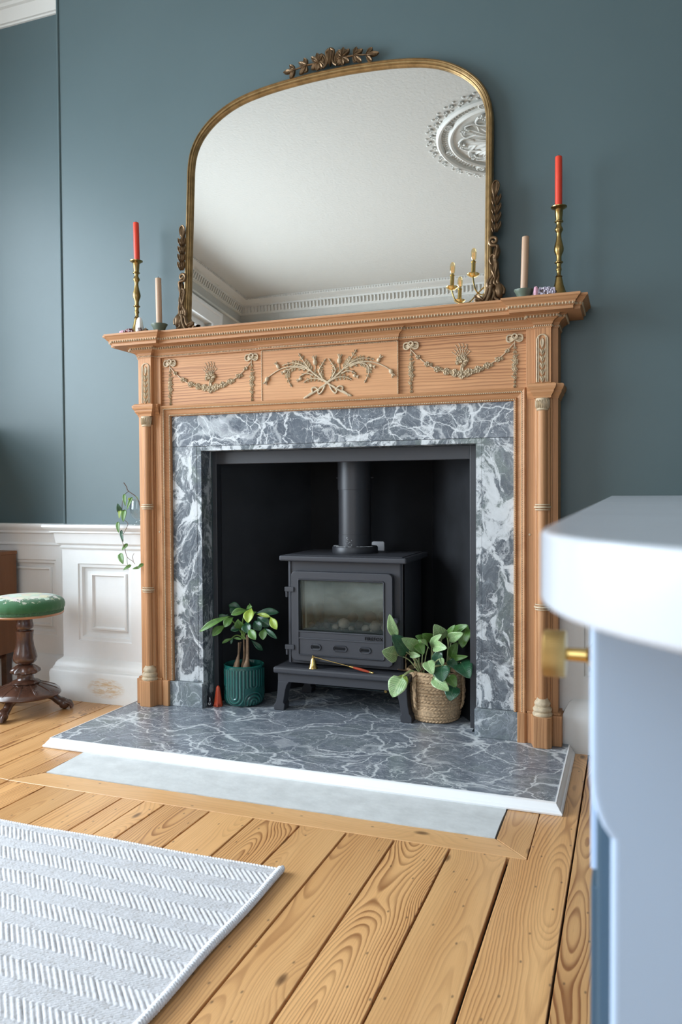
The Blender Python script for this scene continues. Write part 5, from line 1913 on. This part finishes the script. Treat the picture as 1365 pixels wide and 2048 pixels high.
hubs = [(-1.577, 3.01, .352), (-1.640, 3.00, .405), (-1.560, 3.0, .425), (-1.530, 3.01, .405), (-1.600, 3.02, .400), (-1.555, 3.0, .375), (-1.622, 3.0, .318)]
for hx, hy, hz in hubs:
    s0 = Vector((-1.575 + rnd.uniform(-.012, .012), 3.02, .315))
    b = MB().tube(catmull([s0, s0.lerp(Vector((hx, hy, hz)), .6) + Vector((0, 0, .015)), (hx, hy, hz)], 5), [.0035 - .0001 * i for i in range(11)], 6)
    b.build('stem', 'stem', tree, smooth=60)
for bx_, by_, bz_, tx_, ty_, tz_, w_, tone in MONEY:
    leaf(tree, (bx_, by_, bz_), (tx_, ty_, tz_), w_ * 1.18, tone, shape='obov', nrm=(.12, -1, .55), droop=.10, fold=.18)

# --- philodendron in the jute basket
jx, jy = -.737, 3.088
bk = thing('jute_basket', 'round basket of plaited jute rope holding the broad-leaved plant', 'basket', (jx, jy, HZ))
nth, nz = 420, 110
HB = .200
vs, fs = [], []
rows = 15
for j in range(nz + 1):
    z = HB * j / nz
    f_ = z / HB
    r0 = .090 + .022 * f_ ** .8 if z > .012 else .080 + (.010) * math.sqrt(max(0, 1 - (1 - z / .012) ** 2)) + .001
    for i in range(nth):
        th = 2 * PI * i / nth
        row = z / HB * rows
        ph = row - math.floor(row)
        k = int(math.floor(row))
        across = math.sin(PI * ph)
        tw = 44
        al = th * tw / (2 * PI) + (ph * .9 if k % 2 else -ph * .9) + .37 * k
        al = al - math.floor(al)
        rr_ = r0 + .0058 * math.sqrt(across) * (.45 + .55 * math.sin(PI * al) ** .8) + .0014 * math.sin(5 * th + 3 * z / HB) 
        vs.append((jx + rr_ * math.cos(th), jy + rr_ * math.sin(th), HZ + z))
for j in range(nz):
    for i in range(nth):
        k = (i + 1) % nth
        fs.append((j * nth + i, j * nth + k, (j + 1) * nth + k, (j + 1) * nth + i))
b = MB().add(vs, fs)
b.lathe([(.112, HB), (.113, HB + .003), (.108, HB + .004), (.104, HB - .004), (.100, .03), (0, .03)], (jx, jy, HZ), 60, cap=False)
b.lathe([(0, .0005), (.081, .0005)], (jx, jy, HZ), 40, cap=False)
b.build('woven_body', 'jute', bk, smooth=60, recalc=False)


def rope(pts, r, name, par, twist=220):
    b = MB()
    cv = catmull(pts, 8)
    n = len(cv)
    for s in (0, 1):
        sub = []
        for i, p in enumerate(cv):
            a = i * .75 + s * PI
            sub.append(p + Vector((math.cos(a) * r * .5, math.sin(a) * r * .35, math.sin(a) * r * .35)))
        b.tube(sub, r * .62, 6)
    return b.build(name, 'jute', par, smooth=60)


a0 = math.radians(222)
for a_, zz in ((math.radians(238), .150), (math.radians(205), .135), (math.radians(350), .130)):
    cx_, cy_ = math.cos(a_), math.sin(a_)
    P0 = lambda dr, z, da=0: (jx + (.112 + dr) * math.cos(a_ + da), jy + (.112 + dr) * math.sin(a_ + da), HZ + z)
    rope([P0(.002, .205, -.04), P0(.008, zz, -.03), P0(.004, .075, -.01), P0(-.004, .055, 0)], .0055, 'handle_rope', bk)
    rope([P0(.002, .205, .04), P0(.009, zz, .05), P0(.004, .08, .03), P0(-.004, .058, .02)], .0055, 'handle_rope', bk)
rope([(jx - .118, jy - .030, HZ + .19), (jx - .122, jy - .025, HZ + .235), (jx - .112, jy - .020, HZ + .275), (jx - .098, jy - .02, HZ + .285), (jx - .080, jy - .03, HZ + .262), (jx - .072, jy - .05, HZ + .21)],
     .0055, 'handle_loop', bk)
ph = thing('philodendron', 'bushy plant with broad pale-veined green leaves growing in the jute basket', 'plant', (jx, jy, HZ + .17))
MB().lathe([(0, 0), (.102, 0), (.10, .006), (.05, .012), (0, .010)], (jx, jy, HZ + .165), 30).build('soil', 'soil', ph)
crown = [Vector((jx - .045, jy - .055, HZ + .185)), Vector((jx + .02, jy - .02, HZ + .185)), Vector((jx - .01, jy - .05, HZ + .180)), Vector((jx + .05, jy - .01, HZ + .185))]
for k, (bx_, by_, bz_, tx_, ty_, tz_, w_, tone) in enumerate(PHILO):
    bs = Vector((bx_, by_, bz_))
    c = min(crown, key=lambda q: (q - bs).length + (0.02 if q.x > bs.x + .1 else 0))
    c = c + Vector((rnd.uniform(-.008, .008), rnd.uniform(-.008, .008), 0))
    midp = c.lerp(bs, .5) + Vector((0, 0, .02 if bs.z > c.z else .03))
    b = MB().tube(catmull([c, midp, bs], 6), .0026, 7)
    b.build('stem', 'stem_pale', ph, smooth=60)
    nr = Vector((rnd.uniform(-.25, .25) + .1, -1, rnd.uniform(.1, .7)))
    leaf(ph, bs, (tx_, ty_, tz_), w_ * 1.22, tone, shape='heart', nrm=nr, droop=.10, fold=.09, nu=8, nv=12)
for a_, b2 in (((-.857, 2.95, .250), (-.810, 2.99, .235)), ((-.80, 2.97, .215), (-.770, 3.02, .245))):
    MB().tube([a_, b2], [.0022, .003], 6).build('stem', 'stem_brown', ph)

# --- small ornaments beside the left marble cheek
t_ = MB().lathe([(0, 0), (.0215, 0), (.0215, .003), (.0185, .020), (.015, .045), (.0115, .068), (.0095, .080), (.0065, .087), (0, .090)], (-1.661, 2.948, HZ), 6)
tag(t_.build('red_cone_ornament', 'red_glaze', smooth=50, bevel=.003), 'small orange-red glazed cone ornament left of the teal pot', 'ornament')
pg = thing('penguin_figurine', 'tiny glossy black and white figurine beside the left marble footing', 'figurine', (-1.693, 2.935, HZ))
MB().lathe([(0, 0), (.011, 0), (.0125, .006), (.0125, .016), (.009, .024), (.0085, .030), (.0092, .036), (.006, .043), (0, .045)], (-1.693, 2.935, HZ), 18).build('body', 'black_gloss', pg, smooth=60)
MB().tube([(-1.690, 2.9245, HZ + .040), (-1.6865, 2.923, HZ + .034), (-1.687, 2.9225, HZ + .026)], .0020, 6).build('white_patch', 'plastic', pg, smooth=60)
MB().tube([(-1.694, 2.9215, HZ + .018), (-1.690, 2.920, HZ + .010), (-1.685, 2.921, HZ + .012), (-1.684, 2.923, HZ + .018)], .0018, 6).build('white_patch', 'plastic', pg, smooth=60)

# --- glass vase with a trailing sprig on the dado cap
vx, vy = -2.0475, 2.935
va = thing('glass_vase', 'small footed clear glass vase on the white dado cap, half behind the chimneypiece', 'vase', (vx, vy, DZ))
MB().lathe([(0, .0005), (.024, .0005), (.024, .004), (.014, .010), (.0085, .018), (.012, .026), (.027, .038), (.035, .055), (.0365, .075), (.034, .098), (.032, .112), (.034, .116),
            (.0315, .115), (.0300, .111), (.032, .097), (.0343, .074), (.033, .056), (.025, .041), (.010, .031), (0, .029)], (vx, vy, DZ), 36, cap=False).build('glass', 'glass', va, smooth=60)
vi = thing('trailing_vine', 'trailing green vine sprig hanging from the small glass vase', 'plant', (vx, vy, DZ + .03))
MB().tube(catmull([(-2.107, 2.915, .998), (-2.096, 2.92, .980), (-2.087, 2.92, .961), (-2.053, 2.93, .935), (-2.040, 2.935, .905), (-2.035, 2.94, .870), (-2.038, 2.94, .842)], 5), [.0018] * 31,
          6).build('twig', 'stem_brown', vi, smooth=60)
MB().tube(catmull([(-2.087, 2.92, .958), (-2.084, 2.885, .940), (-2.092, 2.88, .892), (-2.086, 2.88, .840), (-2.070, 2.875, .829), (-2.055, 2.87, .815), (-2.073, 2.87, .782), (-2.089, 2.87, .753),
                   (-2.074, 2.87, .713), (-2.061, 2.87, .672), (-2.025, 2.86, .655), (-2.008, 2.85, .645)], 5), .0012, 6).build('runner', 'stem_brown', vi, smooth=60)
MB().tube(catmull([(-2.053, 2.93, .936), (-2.030, 2.90, .936), (-2.012, 2.885, .925)], 5), .0012, 6).build('runner', 'stem', vi, smooth=60)
MB().tube(catmull([(-2.061, 2.87, .672), (-2.060, 2.868, .650), (-2.052, 2.866, .625)], 5), .0010, 6).build('runner', 'stem', vi, smooth=60)
MB().tube(catmull([(-2.022, 2.86, .655), (-2.026, 2.86, .675), (-2.018, 2.86, .690)], 5), .0010, 6).build('runner', 'stem_brown', vi, smooth=60)
for bx_, by_, bz_, tx_, ty_, tz_, w_, tone in VINE:
    leaf(vi, (bx_, by_, bz_), (tx_, ty_, tz_), w_, 1 if tone == 0 else tone, shape='heart', nrm=(.2, -1, .3), droop=.08, fold=.12)

# ================================================================== STOOL
sx, sy = -2.470, 2.695
so = thing('piano_stool', 'round green floral upholstered stool on a turned dark wood pedestal with paw feet', 'stool', (sx, sy, 0))
pr = [(0, .076), (.118, .072), (.142, .076), (.146, .082), (.142, .092), (.122, .104), (.090, .117), (.060, .127), (.050, .130)]
MB().lathe(pr, (0, 0, 0), 64, wob=lambda th, z: 1 + (.018 * abs(math.sin(3 * th)) if z < .125 else 0)).build('dome_base', 'rosewood', so, smooth=50, origin=(0, 0, 0)).location = (0, 0, 0)
b = MB()
for k in range(12):
    a = 2 * PI * k / 12
    d = Vector((math.cos(a), math.sin(a), 0))
    b.tube([d * .055 + Vector((0, 0, .127)), d * .09 + Vector((0, 0, .1165)), d * .125 + Vector((0, 0, .101)), d * .142 + Vector((0, 0, .088))], [.003, .004, .005, .004], 6)
b.build('gadroon', 'rosewood', so, smooth=60).location = (0, 0, 0)
MB().lathe([(.048, .126), (.060, .129), (.061, .133), (.055, .138), (.040, .142), (.034, .150), (.033, .170), (.036, .174)], (0, 0, 0), 48,
           wob=lambda th, z: 1 + (.05 * math.cos(12 * th) if .127 < z < .135 else 0)).build('lower_collar', 'rosewood', so, smooth=50).location = (0, 0, 0)
MB().lathe([(.034, .170), (.052, .172), (.060, .178), (.058, .188), (.046, .200), (.034, .207), (.024, .210)], (0, 0, 0), 64,
           wob=lambda th, z: 1 + (.075 * math.cos(8 * th) if z < .192 else .02 * math.cos(8 * th))).build('leaf_collar', 'rosewood', so, smooth=60).location = (0, 0, 0)
MB().lathe([(.022, .207), (.024, .212), (.040, .217), (.049, .228), (.0505, .242), (.046, .262), (.038, .290), (.034, .320), (.036, .345), (.038, .355), (.036, .357), (.024, .359), (.024, .363), (.033, .366),
            (.036, .372), (.037, .380), (.034, .392), (.0325, .405), (.034, .424)], (0, 0, 0), 48).build('turned_column', 'rosewood', so, smooth=40).location = (0, 0, 0)
for ang in (37, 277, 157):
    a = math.radians(ang)
    d = Vector((math.cos(a), math.sin(a), 0))
    sdv = Vector((-d.y, d.x, 0))
    b = MB()
    b.tube(catmull([d * .075 + Vector((0, 0, .080)), d * .11 + Vector((0, 0, .062)), d * .135 + Vector((0, 0, .040)), d * .155 + Vector((0, 0, .032))], 5), [.020] * 5 + [.018] * 6 + [.020] * 5, 10)
    b.ell(d * .158 + Vector((0, 0, .024)), (.024, .024, .024), nu=12, nv=8)
    for q in (-1.5, -.5, .5, 1.5):
        b.tube(catmull([d * .160 + sdv * q * .010 + Vector((0, 0, .034)), d * .182 + sdv * q * .012 + Vector((0, 0, .026)), d * .190 + sdv * q * .012 + Vector((0, 0, .008))], 4), [.0080] * 4 + [.0075] * 5, 7)
    b.build('paw_foot', 'rosewood', so, smooth=60).location = (0, 0, 0)
MB().lathe([(0, .424), (.140, .424), (.160, .428), (.163, .433), (.160, .438), (0, .438)], (0, 0, 0), 64).build('seat_rim', 'rim_wood', so, smooth=40).location = (0, 0, 0)
MB().lathe([(.160, .437), (.1625, .440), (.1625, .450), (.160, .452)], (0, 0, 0), 64, cap=False).build('braid', 'velvet_edge', so).location = (0, 0, 0)
MB().lathe([(.159, .448), (.166, .456), (.168, .470), (.164, .484), (.152, .496), (.130, .504), (.09, .510), (.04, .513), (0, .514)], (0, 0, 0), 128,
           wob=lambda th, z: 1 + (.009 * (math.cos(34 * th) + .5 * math.cos(21 * th)) * (max(0, .478 - z) / .03) if z < .478 else 0)).build('cushion', 'floral', so, smooth=60).location = (0, 0, 0)

# ================================================================== CHEST at the left edge
cb = thing('wooden_chest', 'plain brown wooden cabinet at the left edge, behind the round stool', 'cabinet', (-3.05, 2.82, 0))
MB().box(-3.36, -2.835, 2.58, 3.045, .175, .656).build('carcass', 'chest', cb, smooth=0, bevel=.002)
MB().box(-3.364, -2.832, 2.575, 3.047, .656, .672).build('top_board', 'chest', cb, smooth=0, bevel=.002)
MB().box(-3.60, -3.04, 2.46, 3.045, .672, 1.30).build('added_upper_case', 'chest', cb, smooth=0, bevel=.002)  # unseen upper section, added to throw shade on the alcove wall
MB().box(-3.60, -3.36, 2.46, 3.045, .175, .672).build('rear_case', 'chest', cb, smooth=0, bevel=.002)  # unseen lower part beneath the added upper section
for x in (-3.34, -2.885):
    for y in (2.60, 2.985):
        MB().prism([(x, y), (x + .035, y), (x + .035, y + .035), (x, y + .035)], (0, 0, 0), EX, EY, EZ, 0, .175).build('leg', 'rosewood', cb, smooth=0, bevel=.003)
MB().box(-3.33, -2.87, 2.60, 3.02, .150, .1752).build('plinth_rail', 'rosewood', cb, smooth=0)

# ================================================================== RUG
ru = thing('rug', 'pale grey and white herringbone woven rug lying on the floorboards', 'rug', (-1.5, 1.2, 0))
RX_0, RX_1, RY_0, RY_1 = -2.10, -.820, .70, 1.750
dx = .0026
nx, ny = int((RX_1 - RX_0) / dx), int((RY_1 - RY_0) / dx)
xs = np.linspace(RX_0, RX_1, nx)
ys = np.linspace(RY_0, RY_1, ny)
Xg, Yg = np.meshgrid(xs, ys)
# wavy bands run across the rug
rng = np.random.default_rng(3)


def smooth_noise(n, k, amp):
    a = rng.normal(size=n + k)
    ker = np.hanning(k)
    ker /= np.sqrt((ker ** 2).sum())
    return np.convolve(a, ker, 'same')[:n] * amp


wob_x = smooth_noise(nx, 120, .0016)
wob_y = smooth_noise(ny, 90, .0012)
U_ = Xg + wob_y[:, None]
V_ = (RY_1 - Yg) + wob_x[None, :]
per = .0980
ph_ = V_ / per + .72
fr_ = ph_ - np.floor(ph_)
b1 = .56
inA = fr_ < b1
loc = np.where(inA, fr_ * per, (fr_ - b1) * per)
# true herringbone: ribs lean 45 degrees one way, then the other
phase = np.where(inA, U_ - loc, U_ - b1 * per + loc * b1 / (1 - b1))
rib = np.abs(np.sin(np.pi * phase / .0150))
rib2 = np.abs(np.sin(np.pi * phase / .0110)) * (.62 + .38 * np.abs(np.sin(np.pi * (U_ - 1.1 * loc) / .0105)))
edge = np.minimum(1, np.minimum(fr_, np.abs(b1 - fr_)) / .05)
h_ = np.where(inA, (rib ** .55) * (.40 + .60 * edge), (rib2 ** .6) * .80)
yarn = .5 + .5 * np.sin(2 * np.pi * (V_ + .5 * U_) / .0032)
h2 = h_ * (.88 + .12 * yarn)
Z_ = .0050 + .0062 * h2 + .0007 * rng.random(h2.shape)
co = np.stack([Xg, Yg, Z_], -1).reshape(-1, 3) - np.array([-1.5, 1.2, 0])
me = bpy.data.meshes.new('weave')
idx = np.arange(nx * ny).reshape(ny, nx)
quads = np.stack([idx[:-1, :-1], idx[:-1, 1:], idx[1:, 1:], idx[1:, :-1]], -1).reshape(-1, 4)
me.vertices.add(len(co))
me.vertices.foreach_set('co', co.astype(np.float32).ravel())
me.loops.add(quads.size)
me.loops.foreach_set('vertex_index', quads.ravel().astype(np.int32))
me.polygons.add(len(quads))
me.polygons.foreach_set('loop_start', (np.arange(len(quads)) * 4).astype(np.int32))
at = me.attributes.new('ridge', 'FLOAT', 'POINT')
at.data.foreach_set('value', h2.astype(np.float32).ravel())
me.update()
me.validate()
me.materials.append(MAT['rug'])
me.shade_smooth()
wo = bpy.data.objects.new('weave', me)
COL.objects.link(wo)
wo.parent = ru
wo.location = (0, 0, 0)
MB().box(RX_0, RX_1, RY_0, RY_1 - .001, .0004, .0052).build('backing', 'rug_edge', ru, smooth=0)
# turned and stitched edge cords
b = MB()
n = 420
for s in (0, 1):
    pts = []
    for i in range(n):
        y = RY_0 + (RY_1 + .004 - RY_0) * i / (n - 1)
        a = y * 420 + s * PI
        pts.append((-.8115 + .0038 * math.cos(a) + .0018 * math.sin(y * 17), y, .0110 + .0034 * math.sin(a)))
    b.tube(pts, .0068, 8)
b.build('edge_cord', 'rug_edge', ru, smooth=60)
b = MB()
n = 520
for s in (0, 1):
    pts = []
    for i in range(n):
        x = RX_0 + (-.808 - RX_0) * i / (n - 1)
        a = x * 380 + s * PI
        pts.append((x, RY_1 + .002 + .0020 * math.cos(a) + .0022 * math.sin(x * 13), .0060 + .0020 * math.sin(a)))
    b.tube(pts, .0034, 6)
b.build('end_cord', 'rug_edge', ru, smooth=60)

# ================================================================== KITCHEN ISLAND at the right
isl = thing('island_cabinet', 'pale blue painted kitchen island cabinet in the right foreground', 'cabinet', (.5, 1.2, 0))
ZU = .908
MB().box(-.017, .95, .458, 2.30, .0, ZU).build('carcass', 'cab_shaded', isl, smooth=0, bevel=.002)
ex = -.0155
cut = [(ex, ZU), (ex, .829), (ex + .0006, .822), (ex + .0022, .815), (ex + .0052, .808), (ex + .0085, .8035), (ex + .0085, .02), (.60, .02), (.60, ZU)]
MB().prism(cut, (0, 0, 0), EX, EZ, EY, .342, .459).build('end_panel', 'cab_blue', isl, smooth=0, bevel=.003, seg=3, label='pale blue end panel with a stepped corner')
DRX = ex - .0005
for (y0_, y1_) in ((.460, .80), (.81, 1.28), (1.29, 1.76), (1.77, 2.26)):
    d_ = MB().box(-.0202, -.012, y0_, y1_, .735, .895).build('drawer_front', 'cab_blue', isl, smooth=0, bevel=.001)
    MB().box(-.0202, -.012, y0_, y1_, .06, .725).build('door_front', 'cab_shaded', isl, smooth=0, bevel=.001)
    if y0_ < .5:
        kx, ky, kz = -.0202, .492, .8505
        kb = MB().lathe([(.0085, 0), (.0080, .0015), (.0042, .004), (.0038, .0165)], (kx, ky, kz), 24, axis=(-1, 0, 0)).build('knob_stem', 'brass_new', d_, smooth=50, label='brass knob stem')
        MB().lathe([(.0, .0160), (.0138, .0160), (.0143, .0166), (.0143, .0284), (.0138, .0290), (0, .0290)], (kx, ky, kz), 48, axis=(-1, 0, 0)).build('knob', 'knurl', d_, smooth=40,
                                                                                                                                 label='knurled brass knob')
ZTOP, TT = .935, .027
Rr = .15
ol = [(-.049, 2.365), (-.0335, .335)]
for i in range(0, 15):
    a = PI + (PI / 2) * i / 14
    ol.append((-.0330 + Rr + Rr * math.cos(a), .325 + Rr * math.sin(a)))
ol += [(.98, .175), (.98, 2.365)]
wt = MB().prism(ol, (0, 0, 0), EX, EY, EZ, ZTOP - TT, ZTOP).build('island_worktop', 'quartz_top', smooth=30, bevel=.0016, seg=3)
tag(wt, 'thick pale stone worktop with a rounded corner on the blue island', 'worktop')
# crumbs of dust on the far end of the worktop
